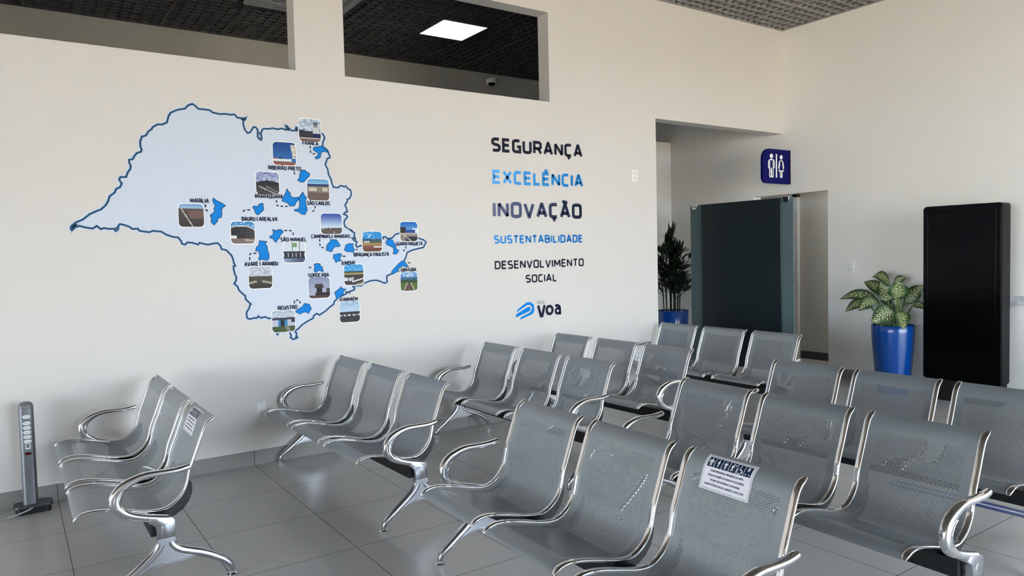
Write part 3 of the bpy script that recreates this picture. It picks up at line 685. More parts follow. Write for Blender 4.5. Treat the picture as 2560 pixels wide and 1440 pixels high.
# priority labels (children of the benches they are glued to)
def priority_label(bench, ybase, sw, sh, stop):
    """sw x sh label whose top edge is stop below the seat-back top; local y runs to the far end"""
    yc = E0 + SW / 2
    def fn(lift):
        def q(a, b):   # a: 0..sw from the far edge, b: 0..sh upward
            s = PLEN - stop - (sh - b); y = ybase - a
            u, h, nu, nh = at_s(s); k = bowl(y, s) + lift
            return (u + nu * k, yc + y, h + nh * k)
        return q
    mb = MB(); F = fn(.0012); n, m_ = 10, 14
    def grid_(x0, x1, z0, z1, nx, nz, fnn, mi, r=0):
        vs = [fnn(x0 + (x1 - x0) * i / nx, z0 + (z1 - z0) * j / nz) for j in range(nz + 1) for i in range(nx + 1)]
        mb.add(vs, [(j * (nx + 1) + i, j * (nx + 1) + i + 1, (j + 1) * (nx + 1) + i + 1, (j + 1) * (nx + 1) + i) for j in range(nz) for i in range(nx)], mi)
    grid_(0, sw, 0, sh, n, m_, F, 0)
    root = link('priority_label', mb, M['paper'], bench, fixn=False)
    root['label'] = 'white priority seating label with navy pictogram band'
    # thin frame line
    mb = MB(); F2 = fn(.0017); b = .005; r = .006
    def rr(x0, z0, x1, z1, r, k=4):
        out = []
        for cx, cz, a0 in ((x1 - r, z0 + r, -90), (x1 - r, z1 - r, 0), (x0 + r, z1 - r, 90), (x0 + r, z0 + r, 180)):
            for i in range(k + 1):
                t = math.radians(a0 + 90 * i / k); out.append((cx + r * math.cos(t), cz + r * math.sin(t)))
        return out
    fl = rr(b, b, sw - b, sh - b, r)
    fl2 = []
    for p, q in zip(fl, fl[1:] + fl[:1]):
        k = max(1, int(math.dist(p, q) / .008))
        fl2 += [(p[0] + (q[0] - p[0]) * i / k, p[1] + (q[1] - p[1]) * i / k) for i in range(k)]
    for q in ribbon(fl2 + [fl2[0]], .0011): mb.add([F2(*p) for p in q], [(0, 1, 2, 3)])
    link('label_border', mb, M['labelink'], root, fixn=False)
    # pictogram band
    mb = MB(); F3 = fn(.0016); bw = (sw - .024) / 6; z0, z1 = sh - .048, sh - .011
    for i in range(6):
        x0 = .012 + i * bw; vs = []
        grid_(x0 + .0012, x0 + bw - .0012, z0, z1, 3, 6, F3, 0)
    link('pictogram_band', mb, M['labelnavy'], root, fixn=False)
    mb = MB(); F4 = fn(.0021)
    def disc(cx, cz, r): poly_fill([(cx + r * math.cos(t * PI / 5), cz + r * math.sin(t * PI / 5)) for t in range(10)], F4, mb)
    def strokes(x0, L, w_):
        for ln in L:
            P = [(x0 + p[0] * bw, z0 + p[1] * (z1 - z0)) for p in ln]
            for q in ribbon(P, w_): mb.add([F4(*p) for p in q], [(0, 1, 2, 3)])
    hh = z1 - z0
    X_ = [.012 + i * bw for i in range(6)]
    for i in (0, 1, 2, 3): disc(X_[i] + bw * .5, z0 + hh * .84, .0026)
    strokes(X_[0], [[(.5, .72), (.5, .4)]], .009); strokes(X_[0], [[(.42, .45), (.42, .1)], [(.58, .45), (.58, .1)], [(.4, .7), (.24, .6), (.2, .42)], [(.6, .7), (.76, .6), (.8, .42)]], .003)
    strokes(X_[1], [[(.5, .72), (.56, .55), (.5, .4)]], .0065); strokes(X_[1], [[(.5, .5), (.5, .1)]], .0035); strokes(X_[1], [[(.46, .7), (.38, .5)]], .002)
    strokes(X_[2], [[(.5, .72), (.5, .38)]], .0065); strokes(X_[2], [[(.43, .45), (.43, .1)], [(.57, .45), (.57, .1)], [(.36, .7), (.28, .56), (.5, .54)], [(.64, .7), (.72, .56), (.6, .6)]], .0026)
    strokes(X_[3], [[(.45, .72), (.42, .4)]], .0055); strokes(X_[3], [[(.42, .42), (.26, .1)], [(.44, .42), (.56, .1)], [(.42, .68), (.26, .52)], [(.5, .66), (.66, .5)]], .0026)
    lettering('60+', X_[3] + bw * .62, X_[3] + bw * .96, z0 + hh * .68, .0055, .2, F4, mb)
    disc(X_[4] + bw * .46, z0 + hh * .86, .0024)
    strokes(X_[4], [[(.46, .74), (.48, .44), (.72, .44), (.82, .14)]], .0032)
    strokes(X_[4], [[(.42 + .3 * math.cos(math.radians(t)) , .32 + .26 * math.sin(math.radians(t))) for t in range(110, 361, 25)]], .0022)
    strokes(X_[5], [[(.25, .12), (.62, .66), (.58, .86), (.44, .86), (.4, .68), (.78, .12)]], .0032)
    link('pictogram', mb, M['signwhite'], root, fixn=False)
    mb = MB(); T = ['ASSENTO PREFERENCIAL PARA OBESOS, GESTANTES,', 'PESSOAS COM BEBÊS OU CRIANÇAS DE COLO, IDOSOS,', 'PESSOAS COM DEFICIÊNCIA E COM AUTISMO.', 'AUSENTE PESSOAS NESSAS CONDIÇÕES, O USO É LIVRE.']
    span = [(.16, .84), (.13, .87), (.2, .8), (.1, .9)]
    for k, (t, (a, c)) in enumerate(zip(T, span)):
        lettering(t, sw * a, sw * c, sh - .0635 - k * .0158, .0068, .17, F4, mb)
    link('label_text', mb, M['labelink'], root, fixn=False)
priority_label(benches[2], .145, .212, .128, .014)
priority_label(benches[0], .145, .212, .128, .014)

# ================================================================= WALL GRAPHICS
def wallfn(d): return lambda x, z: (x, W - d, z)
wm = thing('wall_map', 'large pale blue state map with blue regions, photos and place names on the wall', 'wall map', (2.0, W, 1.6))
def child_at(o, par):
    o.parent = par; o.matrix_parent_inverse = Matrix.Translation(par.location).inverted(); return o
mb = MB(); poly_fill(MAP_OUT, wallfn(.0008), mb)
# white halo + outline
o = link('map_field', mb, M['map'], fixn=False); child_at(o, wm)
bm = bmesh.new(); bm.from_mesh(o.data); bmesh.ops.triangulate(bm, faces=bm.faces, ngon_method='EAR_CLIP'); bm.to_mesh(o.data); bm.free()
mb = MB()
for q in ribbon(MAP_OUT + [MAP_OUT[0]], .03): mb.add([wallfn(.0011)(*p) for p in q], [(0, 1, 2, 3)])
child_at(link('map_halo', mb, M['map'], fixn=False), wm)
mb = MB()
for q in ribbon(MAP_OUT + [MAP_OUT[0]], .0125): mb.add([wallfn(.0016)(*p) for p in q], [(0, 1, 2, 3)])
child_at(link('map_outline', mb, M['print_navy'], fixn=False), wm)
for r_ in MAP_REG:
    mb = MB(); poly_fill(r_, wallfn(.002), mb)
    o = link('region', mb, M['print_blue'], fixn=False); child_at(o, wm)
    bm = bmesh.new(); bm.from_mesh(o.data); bmesh.ops.triangulate(bm, faces=bm.faces, ngon_method='EAR_CLIP'); bm.to_mesh(o.data); bm.free()
    mb = MB()
    for q in ribbon(r_ + [r_[0]], .005): mb.add([wallfn(.0023)(*p) for p in q], [(0, 1, 2, 3)])
    e = link('region_edge', mb, M['print_navy'], fixn=False); e.parent = o
for ln in MAP_DASH:
    P, Ln = resample(ln, max(8, int(sum(math.dist(a, b) for a, b in zip(ln, ln[1:])) / .006)))
    mb = MB(); i = 0
    while i + 3 < len(P):
        for q in ribbon(P[i:i + 4], .009): mb.add([wallfn(.002)(*p) for p in q], [(0, 1, 2, 3)])
        i += 5
    child_at(link('leader_line', mb, M['print_dash'], fixn=False), wm)
for nme, (xa, xb, zc) in zip(MAP_NAMES, MAP_CAP):
    mb = MB(); h = .031
    lettering(nme, xa, xb, zc - h / 2, h, .19, wallfn(.0042), mb)
    child_at(link('caption', mb, M['print_ink'], fixn=False), wm)

# photo prints: small printed scenes
def L3(a, b, t): t = max(0, min(1, t)); return tuple(x + (y - x) * t for x, y in zip(a, b))
rn = random.Random(3)
def cl(x, y, k): return .5 + .5 * math.sin(9 * x + 5 * math.sin(7 * y + k) + k) * math.cos(11 * y + 4 * math.sin(6 * x + 2 * k))
def ph0(x, y):   # runway at dusk
    if y > .8: return L3((170, 195, 220), (120, 165, 215), (y - .8) / .2)
    if abs(x - (.55 - .55 * y)) < .02: return (225, 220, 215)
    if .35 < y < .7 and x > .35 + .3 * (.7 - y) and x < 1.1 - .6 * (.7 - y) and y > .28: return (120, 92, 90)
    return L3((62, 56, 58), (96, 86, 84), y + .2 * cl(x * 3, y * 3, 1))
def ph1(x, y):
    arc = .48 + .3 * math.sqrt(max(0, 1 - ((x - .42) / .62) ** 2))
    if y < .22: return (190, 168, 160) if x > .55 and abs(y - .16 + .1 * (x - .6)) < .04 else (128, 110, 106)
    if y < arc: return (225, 230, 232) if (y < .36 and x < .25) else L3((46, 44, 50), (74, 70, 74), x)
    if y < arc + .06: return (206, 214, 222)
    return (228, 236, 244) if cl(x * 1.2, y * 1.4, 4) > .82 else (70, 140, 200)
def ph2(x, y):
    if y < .2: return L3((150, 170, 200), (84, 90, 112), x * 1.4)
    if y < .52: return (210, 215, 222) if (int(x * 26) * 7) % 5 == 0 and .26 < y < .46 else L3((34, 36, 56), (60, 60, 70), cl(x * 4, y * 4, 2))
    if .72 < y < .92 and .42 < x < .62: return (90, 150, 110) if (x + y) % .13 < .08 else (200, 205, 120)
    if abs(x - .42) < .015 or abs(x - .75) < .012: return (120, 126, 130)
    return (216, 222, 230)
def ph3(x, y):
    if y > .55: return L3((226, 230, 238), (160, 164, 182), cl(x, y * 1.5, 3))
    if abs(y - .36 + .25 * abs(x - .45)) < .05 and abs(x - .45) > .12: return (170, 160, 146)
    return L3((58, 54, 54), (88, 84, 76), y * 1.7)
def ph4(x, y):
    if .64 < x < .92 and .38 < y < .72: return (206, 206, 210) if y < .62 or abs(x - .78) > .1 else (150, 152, 156)
    if .68 < x < .88 and .72 <= y < .86: return (92, 96, 104)
    if y < .14: return (128, 104, 92)
    if y < .18: return (220, 218, 214)
    if y < .5 - .06 * x and x < .66: return (54, 56, 64)
    if y < .36: return (36, 40, 86)
    return L3((228, 234, 240), (140, 160, 190), cl(x, y, 1.3))
def ph5(x, y):
    if y < .13: return (150, 92, 76)
    if y < .26 + .03 * x and x < .8: return (226, 228, 232) if (y > .16) else (110, 120, 130)
    if y < .36 and .25 < x < .36: return (26, 66, 92)
    if y < .3 and x < .2: return (196, 70, 86)
    if x > .75 + .15 * (1 - y) and .3 < y < .9: return (230, 226, 220) if cl(x * 3, y * 3, 5) > .35 else (120, 104, 100)
    return L3((66, 124, 190), (24, 70, 140), y)
def ph6(x, y):
    if y < .36: return (206, 208, 210) if abs(x - .9 + 2.2 * y) < .04 or abs(x - 1.15 + 2.0 * y) < .03 else L3((52, 52, 58), (88, 84, 84), cl(x, y, 2))
    if y < .52 + .1 * math.sin(3.2 * x): return (48, 46, 52)
    return L3((214, 220, 236), (92, 104, 160), cl(x * 1.4, y * 1.2, 2.2) * .7 + (y - .5) * .5)
def ph7(x, y):
    if y < .36: return (110, 94, 88)
    if y < .68: return (206, 196, 180) if (.08 < x < .42 or .7 < x < .95) and .42 < y < .6 else L3((120, 112, 106), (150, 136, 124), x)
    if y < .76: return (44, 56, 104)
    return L3((166, 208, 232), (92, 156, 208), (y - .7) / .3)
def ph8(x, y):
    if y < .3: return (190, 186, 182) if abs(x - .62) < .02 and y < .14 else ((196, 198, 202) if y > .22 and x < .5 and cl(x * 4, y, 3) > .6 else (100, 86, 84))
    return L3((206, 222, 240), (70, 96, 170), (y - .36) / .55)
def ph9(x, y):
    if y < .16: return (116, 72, 62)
    if y < .3: return (236, 236, 236) if x > .55 and abs(y - .24) < .035 else (134, 84, 72)
    if y < .42: return (168, 134, 84)
    if y < .54: return (190, 192, 194) if .08 < x < .36 else ((80, 96, 84))
    if y < .64: return (64, 84, 104)
    return (224, 236, 244) if cl(x, y * 1.4, .4) > .78 and x < .6 else (52, 144, 214)
def ph10(x, y):
    if x > .6 and y < .22 * (x - .4): return (156, 150, 110)
    if abs(y - .2 - .25 * (x - .6)) < .03 and x > .4: return (226, 228, 228)
    if .2 < y < .36 and x < .5: return (234, 236, 238) if cl(x * 2.5, y * 3, 2) > .4 else (70, 62, 62)
    if y < .5: return (72, 64, 64)
    if y < .6: return (160, 150, 104)
    if y < .68: return (56, 72, 66)
    return L3((122, 190, 230), (40, 140, 214), cl(x, y, .5))
def ph11(x, y):
    if y < .12: return (88, 66, 66)
    if y < .26 and x > .3: return (52, 46, 52)
    if .36 < x < .62 and y < .52: return (44, 40, 46)
    if .26 < x < .72 and .5 < y < .56: return (72, 66, 70)
    if .3 < x < .68 and .56 < y < .7: return (58, 54, 60) if y < .66 else (120, 116, 120)
    if x > .82 and y < .46: return (74, 66, 70)
    return L3((190, 188, 204), (140, 150, 180), y)
def ph12(x, y):
    if y < .34: return (224, 222, 216) if abs(x - .5 + 1.4 * (y - .1)) < .03 else ((52, 48, 56) if x > .3 and y < .22 else (140, 130, 126))
    if y < .42: return (176, 168, 156)
    if .3 < x < .88 and y < .6: return (40, 74, 150)
    if x < .32 and y < .74: return (44, 48, 48)
    return (226, 236, 246) if y < .66 and x > .7 else L3((120, 176, 226), (30, 96, 184), (y - .5) / .5)
def ph13(x, y):
    if y < .44:
        if abs(abs(x - .5) - (.32 - .5 * y)) < .02: return (236, 236, 232)
        return (98, 82, 72) if abs(x - .5) < .3 - .5 * y else (92, 110, 52)
    if y < .6: return (56, 84, 60)
    if y < .72: return (64, 108, 146)
    return L3((206, 224, 240), (86, 136, 200), cl(x, y, 2.5))
def ph14(x, y):
    if y < .5: return (226, 228, 230) if abs(y - .33) < .03 and cl(x * 3, 1, 1) > .5 else L3((46, 46, 50), (78, 78, 78), cl(x * 3, y * 4, 2))
    return L3((190, 212, 232), (140, 164, 196), (y - .5) * 2 * cl(x, y, 1))
def ph15(x, y):
    if y < .26: return (140, 132, 126) if abs(x - .62 - .5 * (.26 - y)) < .09 else (76, 92, 54)
    if y < .58: return (48, 46, 50) if .38 < x < .52 else ((60, 130, 176) if .26 < x < .66 else ((60, 62, 72) if x > .84 and y > .42 else (196, 198, 212)))
    if y < .68: return (66, 64, 76)
    return L3((220, 226, 234), (160, 168, 186), cl(x, y * 1.3, 2))
PHF = [ph0, ph1, ph2, ph3, ph4, ph5, ph6, ph7, ph8, ph9, ph10, ph11, ph12, ph13, ph14, ph15]
for (xa, za, xb, zb), pf in zip(MAP_PH, PHF):
    def rrect(x0, z0, x1, z1, r):
        out = []
        for cx, cz, a0 in ((x1 - r, z0 + r, -90), (x1 - r, z1 - r, 0), (x0 + r, z1 - r, 90), (x0 + r, z0 + r, 180)):
            for i in range(6):
                t = math.radians(a0 + 90 * i / 5); out.append((cx + r * math.cos(t), cz + r * math.sin(t)))
        return out
    mb = MB(); bd = .006
    poly_fill(rrect(xa - bd, za - bd, xb + bd, zb + bd, .03), wallfn(.0028), mb)
    bo = link('photo_border', mb, M['signwhite'], fixn=False); child_at(bo, wm)
    N = 30; mb = MB(); r = .026; wd, ht = xb - xa, zb - za
    def cpt(i, j):
        x = wd * i / N; z = ht * j / N
        cx = min(max(x, r), wd - r); cz = min(max(z, r), ht - r); d = math.hypot(x - cx, z - cz)
        if x != cx and z != cz and d > r: x, z = cx + (x - cx) * r / d, cz + (z - cz) * r / d
        return (xa + x, W - .0034, za + z)
    vs = [cpt(i, j) for j in range(N + 1) for i in range(N + 1)]
    for j in range(N):
        for i in range(N):
            c = pf((i + .5) / N, (j + .5) / N)
            q = [j * (N + 1) + i, j * (N + 1) + i + 1, (j + 1) * (N + 1) + i + 1, (j + 1) * (N + 1) + i]
            mb.add([vs[k] for k in q], [(0, 1, 2, 3)], 0, c)
    p = link('photo_print', mb, M['print'], fixn=False); p.parent = bo

# slogan words
def grad(a, b, x0, x1): return lambda x: L3(a, b, (x - x0) / (x1 - x0))
WSTY = {'SEGURANÇA': ((26, 28, 46), (30, 32, 52), 'dark navy word SEGURANÇA, topmost of the wall slogan'),
        'EXCELÊNCIA': ((96, 178, 250), (14, 120, 196), 'light blue word EXCELÊNCIA on the wall'),
        'INOVAÇÃO': ((104, 106, 140), (18, 28, 54), 'slate to navy word INOVAÇÃO on the wall'),
        'SUSTENTABILIDADE': ((62, 148, 224), (10, 112, 188), 'small blue word SUSTENTABILIDADE on the wall')}
for t, xa, xb, zb, h in WORDS[:4]:
    ca, cb, lab = WSTY[t]; mb = MB()
    lettering(t, xa, xb, zb, h, .22 if h > .1 else .22, wallfn(.002), mb, grad(ca, cb, xa, xb))
    tag(link('wall_word', mb, M['print'], fixn=False), lab, 'wall lettering', 'slogan words on the wall')
ww = thing('wall_word', 'two-line dark words DESENVOLVIMENTO SOCIAL at the bottom of the slogan', 'wall lettering', (3.99, W, 1.27), 0, 'slogan words on the wall')
for t, xa, xb, zb, h in WORDS[4:6]:
    mb = MB(); lettering(t, xa, xb, zb, h, .195, wallfn(.002), mb, lambda x: (30, 31, 50))
    child_at(link('word', mb, M['print'], fixn=False), ww)
# logo
lg = thing('wall_logo', 'blue striped emblem with REDE and bold voa lettering on the wall', 'logo', (3.95, W, .94))
for e_ in EMBLEM:
    mb = MB(); poly_fill(e_, wallfn(.002), mb); o = link('emblem_stripe', mb, M['print_blue'], fixn=False); child_at(o, lg)
    bm = bmesh.new(); bm.from_mesh(o.data); bmesh.ops.triangulate(bm, faces=bm.faces, ngon_method='EAR_CLIP'); bm.to_mesh(o.data); bm.free()
t, xa, xb, zb, h = WORDS[6]; mb = MB(); lettering('REDE', xa, xb, zb, h, .08, wallfn(.002), mb, lambda x: (120, 128, 140))
child_at(link('logo_small_text', mb, M['print'], fixn=False), lg)
t, xa, xb, zb, h = WORDS[7]; mb = MB(); k = h
def seg(L, w_):
    for q in ribbon(L, w_): mb.add([wallfn(.002)(*p) for p in q], [(0, 1, 2, 3)], 0, (16, 26, 54))
sw_ = .026; x0 = xa
seg([(x0 + .012, zb + k), (x0 + .042, zb), (x0 + .056, zb), (x0 + .086, zb + k)], sw_)
ov = [(x0 + .142 + .034 * math.cos(t * PI / 10), zb + k / 2 + (k / 2 - .013) * math.sin(t * PI / 10)) for t in range(21)]
seg(ov, sw_)
a_ = x0 + .2
seg([(a_ + .008, zb + k - .014), (a_ + .04, zb + k - .012), (a_ + .058, zb + k - .024), (a_ + .063, zb + k - .04), (a_ + .063, zb + .0)], sw_)
seg([(a_ + .063, zb + .058), (a_ + .03, zb + .058), (a_ + .015, zb + .046), (a_ + .013, zb + .03), (a_ + .02, zb + .014), (a_ + .063, zb + .012)], .023)
child_at(link('logo_text', mb, M['print'], fixn=False), lg)

# ================================================================= WALL PLATES
def plate_back(name, label, x0, x1, z0, z1, kind):
    cx, cz = (x0 + x1) / 2, (z0 + z1) / 2
    r = thing(name, label, 'wall plate', (cx, W, cz))
    b = MB(); b.box(x0 - cx, x1 - cx, -.008, 0, z0 - cz, z1 - cz); link('plate', b, M['white'], r, bevel=.003)
    if kind == 'double':
        for dz in (.024, -.024):
            b = MB(); b.box(-.019, .019, -.0105, -.0075, dz - .015, dz + .015); s = link('socket', b, M['dullwhite'], r, bevel=.002)
            b = MB()
            for dx in (-.009, 0, .009): b.lathe([(.002, -.0112), (.002, -.010)], 0, 0, 8)
            b.v = [(v[0] + (-.009, 0, .009)[i // 16], v[2], v[1] + dz - (.003 if 16 <= i < 32 else 0)) for i, v in enumerate(b.v)]
            link('socket_hole', b, M['hole'], s)
    else:
        for dz in (.047, -.047):
            b = MB(); b.lathe([(.0035, -.0092), (.0035, -.007)], 0, 0, 10); b.v = [(v[0], v[2], v[1] + dz) for v in b.v]
            link('screw', b, M['cord'], r)
plate_back('outlet_plate', 'white double outlet plate high on the wall beside the alcove opening', 5.131, 5.209, 2.158, 2.273, 'double')
plate_back('blank_plate', 'white blank wall plate low on the wall by the bench below the map', 1.414, 1.487, .334, .449, 'blank')
plate_back('outlet_plate', 'white double outlet plate low on the wall, seen between two bench seats', 5.14, 5.215, .357, .472, 'double')
r = thing('light_switch', 'white rectangular light switch on the right wall above the potted plant', 'switch', (X, 4.473, 1.232))
b = MB(); b.box(-.008, 0, -.043, .043, -.06, .06); link('plate', b, M['white'], r, bevel=.003)
b = MB(); b.box(-.0105, -.0075, -.023, .023, -.034, .034); link('switch_frame', b, M['dullwhite'], r, bevel=.002)
b = MB(); b.box(-.014, -.0095, -.014, .014, -.012, .016); link('rocker', b, M['white'], r, bevel=.002)

# ================================================================= RESTROOM SIGN
SX0, SX1, SZ0, SZ1, SY = 7.075, 7.586, 2.204, 2.597, 5.228
sg = thing('restroom_sign', 'navy blue restroom sign with white man and woman, jutting from the right wall', 'sign', (X, SY, SZ0))
poly = [(SX1, SZ0), (SX1, SZ1)] + [(SX0 + .125 - .125 * math.sin(t * PI / 16), SZ1 - .125 + .125 * math.cos(t * PI / 16)) for t in range(9)] + [(SX0 + .065 - .065 * math.cos(t * PI / 12), SZ0 + .065 - .065 * math.sin(t * PI / 12)) for t in range(7)]
mb = MB(); mb.prism(poly, lambda p, q, d: (p, d, q), SY - .014, SY + .014)
child_at(link('sign_panel', mb, M['navy'], bevel=.001), sg)
mb = MB(); mb.box(SX1 - .012, X, SY - .02, SY + .02, SZ0, SZ1); child_at(link('sign_bracket', mb, M['black']), sg)
def sgp(px, py):
    t = (px - 268) / (1030 - 268); top = 245 + 50 * t; bot = 1205 + 33 * t
    return (SX0 + .505 * t, SZ1 - (SZ1 - SZ0) * (py - top) / (bot - top))
MAN = [[(443, 805), (424, 775), (426, 630), (444, 580), (485, 560), (530, 560), (570, 578), (588, 630), (588, 772), (560, 800)],
       [(460, 605), (455, 800), (453, 1005), (468, 1035), (490, 1035), (498, 1000), (490, 840), (502, 802), (514, 840), (514, 1000), (522, 1035), (545, 1035), (556, 1005), (556, 800), (554, 605)]]
WOM = [[(714, 800), (706, 770), (725, 630), (745, 596), (780, 585), (810, 596), (833, 630), (853, 770), (845, 800)],
       [(742, 635), (735, 720), (720, 872), (843, 872), (828, 720), (818, 635)], [(752, 880), (752, 1030), (767, 1050), (795, 1050), (808, 1030), (808, 880)], [(781, 880), (781, 1045)]]
for nm, side in (('pictogram_front', -1), ('pictogram_back', 1)):
    mb = MB(); F = lambda x, z: (x, SY + side * .0152, z)
    for L_, w_ in [(l, .0155) for l in MAN] + [(l, .013) for l in WOM]:
        for q in ribbon([sgp(*p) for p in L_], w_): mb.add([F(*p) for p in q], [(0, 1, 2, 3)])
    for cx, cy, rx, ry in ((508, 462, 46, 66), (782, 492, 42, 62)):
        poly_fill([sgp(cx + rx * math.cos(t * PI / 10), cy + ry * math.sin(t * PI / 10)) for t in range(20)], F, mb)
    poly_fill([sgp(630, 400), sgp(666, 402), sgp(664, 1055), sgp(626, 1053)], F, mb)
    child_at(link(nm, mb, M['signwhite'], fixn=False), sg)

# ================================================================= PRIVACY SCREEN
SCX = 6.85
ps = thing('privacy_screen', 'tall dark grey privacy screen with tinted glass edges, in front of the restroom doorway', 'screen', (SCX, 5.37, 0))
Y0, Y1, ZT = 4.668, 6.08, 2.0
b = MB(); b.box(-.006, .006, Y0 - 5.37, Y1 - 5.37, .12, ZT); link('glass_sheet', b, M['tint'], ps, bevel=.002)
b = MB(); b.box(-.022, -.008, 4.81 - 5.37, 5.90 - 5.37, .12, ZT - .004); link('board', b, M['greyboard'], ps, bevel=.002)
for yy in (4.745, 6.0):
    b = MB(); n = 12
    pl = [(yy - 5.37 + .042 * math.cos(t * PI / n), ZT + .004 - .06 * math.sin(t * PI / n) ** .7) for t in range(n + 1)]
    b.prism(pl, lambda p, q, d: (d, p, q), -.03, .016); c_ = link('clamp', b, M['chrome'], ps, bevel=.002)
    b = MB()
    for dy in (-.017, .017): b.box(-.032, -.029, yy - 5.37 + dy - .007, yy - 5.37 + dy + .007, ZT - .03, ZT - .016)
    link('clamp_bolt', b, M['hole'], c_)
for yy in (4.86, 5.86):
    b = MB(); b.box(-.03, .03, yy - 5.395, yy - 5.345, 0, .13); link('foot', b, M['alu'], ps, bevel=.003)

# ================================================================= KIOSK
ks = thing('information_kiosk', 'tall glossy black digital display totem standing by the right wall', 'kiosk', (7.16, 3.16, 0))
KY0, KY1, KZ = 2.826 - 3.16, 3.497 - 3.16, 1.818
def slab(x0, x1, y0, y1, z0, z1, r, name, mt, par):
    pl = []
    for cx, cz, a0 in ((y1 - r, z0 + r, -90), (y1 - r, z1 - r, 0), (y0 + r, z1 - r, 90), (y0 + r, z0 + r, 180)):
        for i in range(6):
            t = math.radians(a0 + 18 * i); pl.append((cx + r * math.cos(t), cz + r * math.sin(t)))
    b = MB(); b.prism(pl, lambda p, q, d: (d, p, q), x0, x1); return link(name, b, mt, par, bevel=.004)
slab(.012, .175, KY0, KY1, .19, KZ, .03, 'housing', M['bezel'], ks)
slab(0, .012, KY0 + .004, KY1 - .004, .195, KZ - .004, .028, 'front_glass', M['screen'], ks)
slab(-.0015, 0, KY0 + .045, KY1 - .045, .62, KZ - .05, .004, 'display', M['screen'], ks)
b = MB(); b.prism([(.01, 0), (.17, 0), (.205, .0), (.205, .62), (.19, .69), (.17, .76), (.14, .76), (.14, .2), (.01, .2)], lambda p, q, d: (p, d, q), KY0 + .03, KY1 - .03)
link('base', b, M['bezel'], ks, bevel=.004)
b = MB(); b.box(.0, .2, KY0 + .05, KY1 - .05, 0, .2); link('plinth', b, M['blackplastic'], ks, bevel=.003)
b = MB(); b.tube(catmull([(.19, KY0 + .06, .03), (.33, KY0 - .02, .02), (.40, KY0 - .08, .10), (.408, KY0 - .16, .24), (.41, KY0 - .25, .42)], 8), .006, 8)
link('power_cable', b, M['blackplastic'], ks, smooth=True)

# acrylic leaflet tray on the right wall
tr = thing('leaflet_tray', 'clear acrylic leaflet tray on the right wall at the picture edge', 'tray', (X, 2.72, .9))
b = MB(); b.box(-.09, -.086, -.17, .172, 0, .07); b.box(-.09, 0, -.17, .172, 0, .004); b.box(-.004, 0, -.17, .172, 0, .07); b.box(-.09, 0, .168, .172, 0, .07); b.box(-.09, 0, -.17, -.166, 0, .07)
link('tray', b, M['acrylic'], tr)
b = MB(); b.box(-.08, -.01, -.14, .12, .005, .03); link('leaflets', b, M['paper'], tr)

# ================================================================= FLOOR TAPE
ft_ = MB(); ft_.box(4.376, 4.489, -4, 2.35, 0, .0012, 0); ft_.box(4.420, 4.442, -4, 2.35, .0008, .0018, 1)
tag(link('floor_tape', ft_, [M['tapeblue'], M['tapewhite']]), 'blue floor tape with a white centre line, at the right edge', 'floor marking')
ft_ = MB(); ft_.box(4.84, 5.3, 1.25, 1.88, 0, .0012, 0); ft_.box(4.86, 4.90, 1.80, 1.835, .0008, .0018, 1)
tag(link('floor_sticker', ft_, [M['tapewhite'], M['tapeblue']]), 'white and blue floor sticker glimpsed between the seats at the right edge', 'floor marking')

# ================================================================= POWER TOWER
tw = thing('power_tower', 'slim grey power tower with six white sockets beside the left bench', 'power tower', (.048, 5.17, 0))
def stadium(a, b, n=8, r=None):
    """rounded rectangle outline half sizes a, b"""
    r = r or b; out = []
    for cx, cy, a0 in ((a - r, -b + r, -90), (a - r, b - r, 0), (-a + r, b - r, 90), (-a + r, -b + r, 180)):
        for i in range(n + 1):
            t = math.radians(a0 + 90 * i / n); out.append((cx + r * math.cos(t), cy + r * math.sin(t)))
    return out
def loft(levels, mb):
    n = len(levels[0][0]); vs = [(p[0], p[1], z) for pl, z in levels for p in pl]; fs = []
    for k in range(len(levels) - 1):
        for j in range(n): fs.append((k * n + j, k * n + (j + 1) % n, (k + 1) * n + (j + 1) % n, (k + 1) * n + j))
    fs.append(tuple(range(n - 1, -1, -1))); fs.append(tuple((len(levels) - 1) * n + j for j in range(n))); mb.add(vs, fs)
CO = stadium(.038, .03, 8, .022)
b = MB(); loft([(CO, .05), (CO, .622)], b); link('column', b, M['tower'], tw, smooth=True, angle=40)
b = MB(); loft([([(p[0] * k, p[1] * k) for p in CO], z) for k, z in ((1, .623), (1, .632), (.94, .642), (.8, .651), (.55, .657), (.2, .66))], b); link('cap', b, M['towercap'], tw, smooth=True)
b = MB(); loft([(stadium(.098, .062, 8, .03), .036), (stadium(.1, .064, 8, .03), .04), (stadium(.098, .062, 8, .03), .05)], b); o = link('base_plate', b, M['towerbase'], tw, smooth=True, loc=(.012, 0, 0))
b = MB(); loft([(stadium(.09, .055, 8, .03), 0), (stadium(.09, .055, 8, .03), .035)], b); link('base_foot', b, M['blackplastic'], tw, loc=(.012, 0, 0))
for z in (.573, .535, .508, .481, .454, .427):
    b = MB(); hx = [(-.021, 0), (-.012, .0105), (.012, .0105), (.021, 0), (.012, -.0105), (-.012, -.0105)]
    b.prism(hx, lambda p, q, d: (p, d, z + q), -.0325, -.0285); s = link('socket', b, M['white'], tw, bevel=.0008)
    b = MB()
    for dx, dz in ((-.0095, .001), (0, -.002), (.0095, .001)):
        b.prism([(dx + .0022 * math.cos(t * PI / 4), dz + .0022 * math.sin(t * PI / 4)) for t in range(8)], lambda p, q, d: (p, d, z + q), -.0331, -.032)
    link('socket_hole', b, M['hole'], s)
b = MB(); b.box(-.012, .013, -.0325, -.0285, .382, .412); s = link('usb_module', b, M['white'], tw, bevel=.0008)
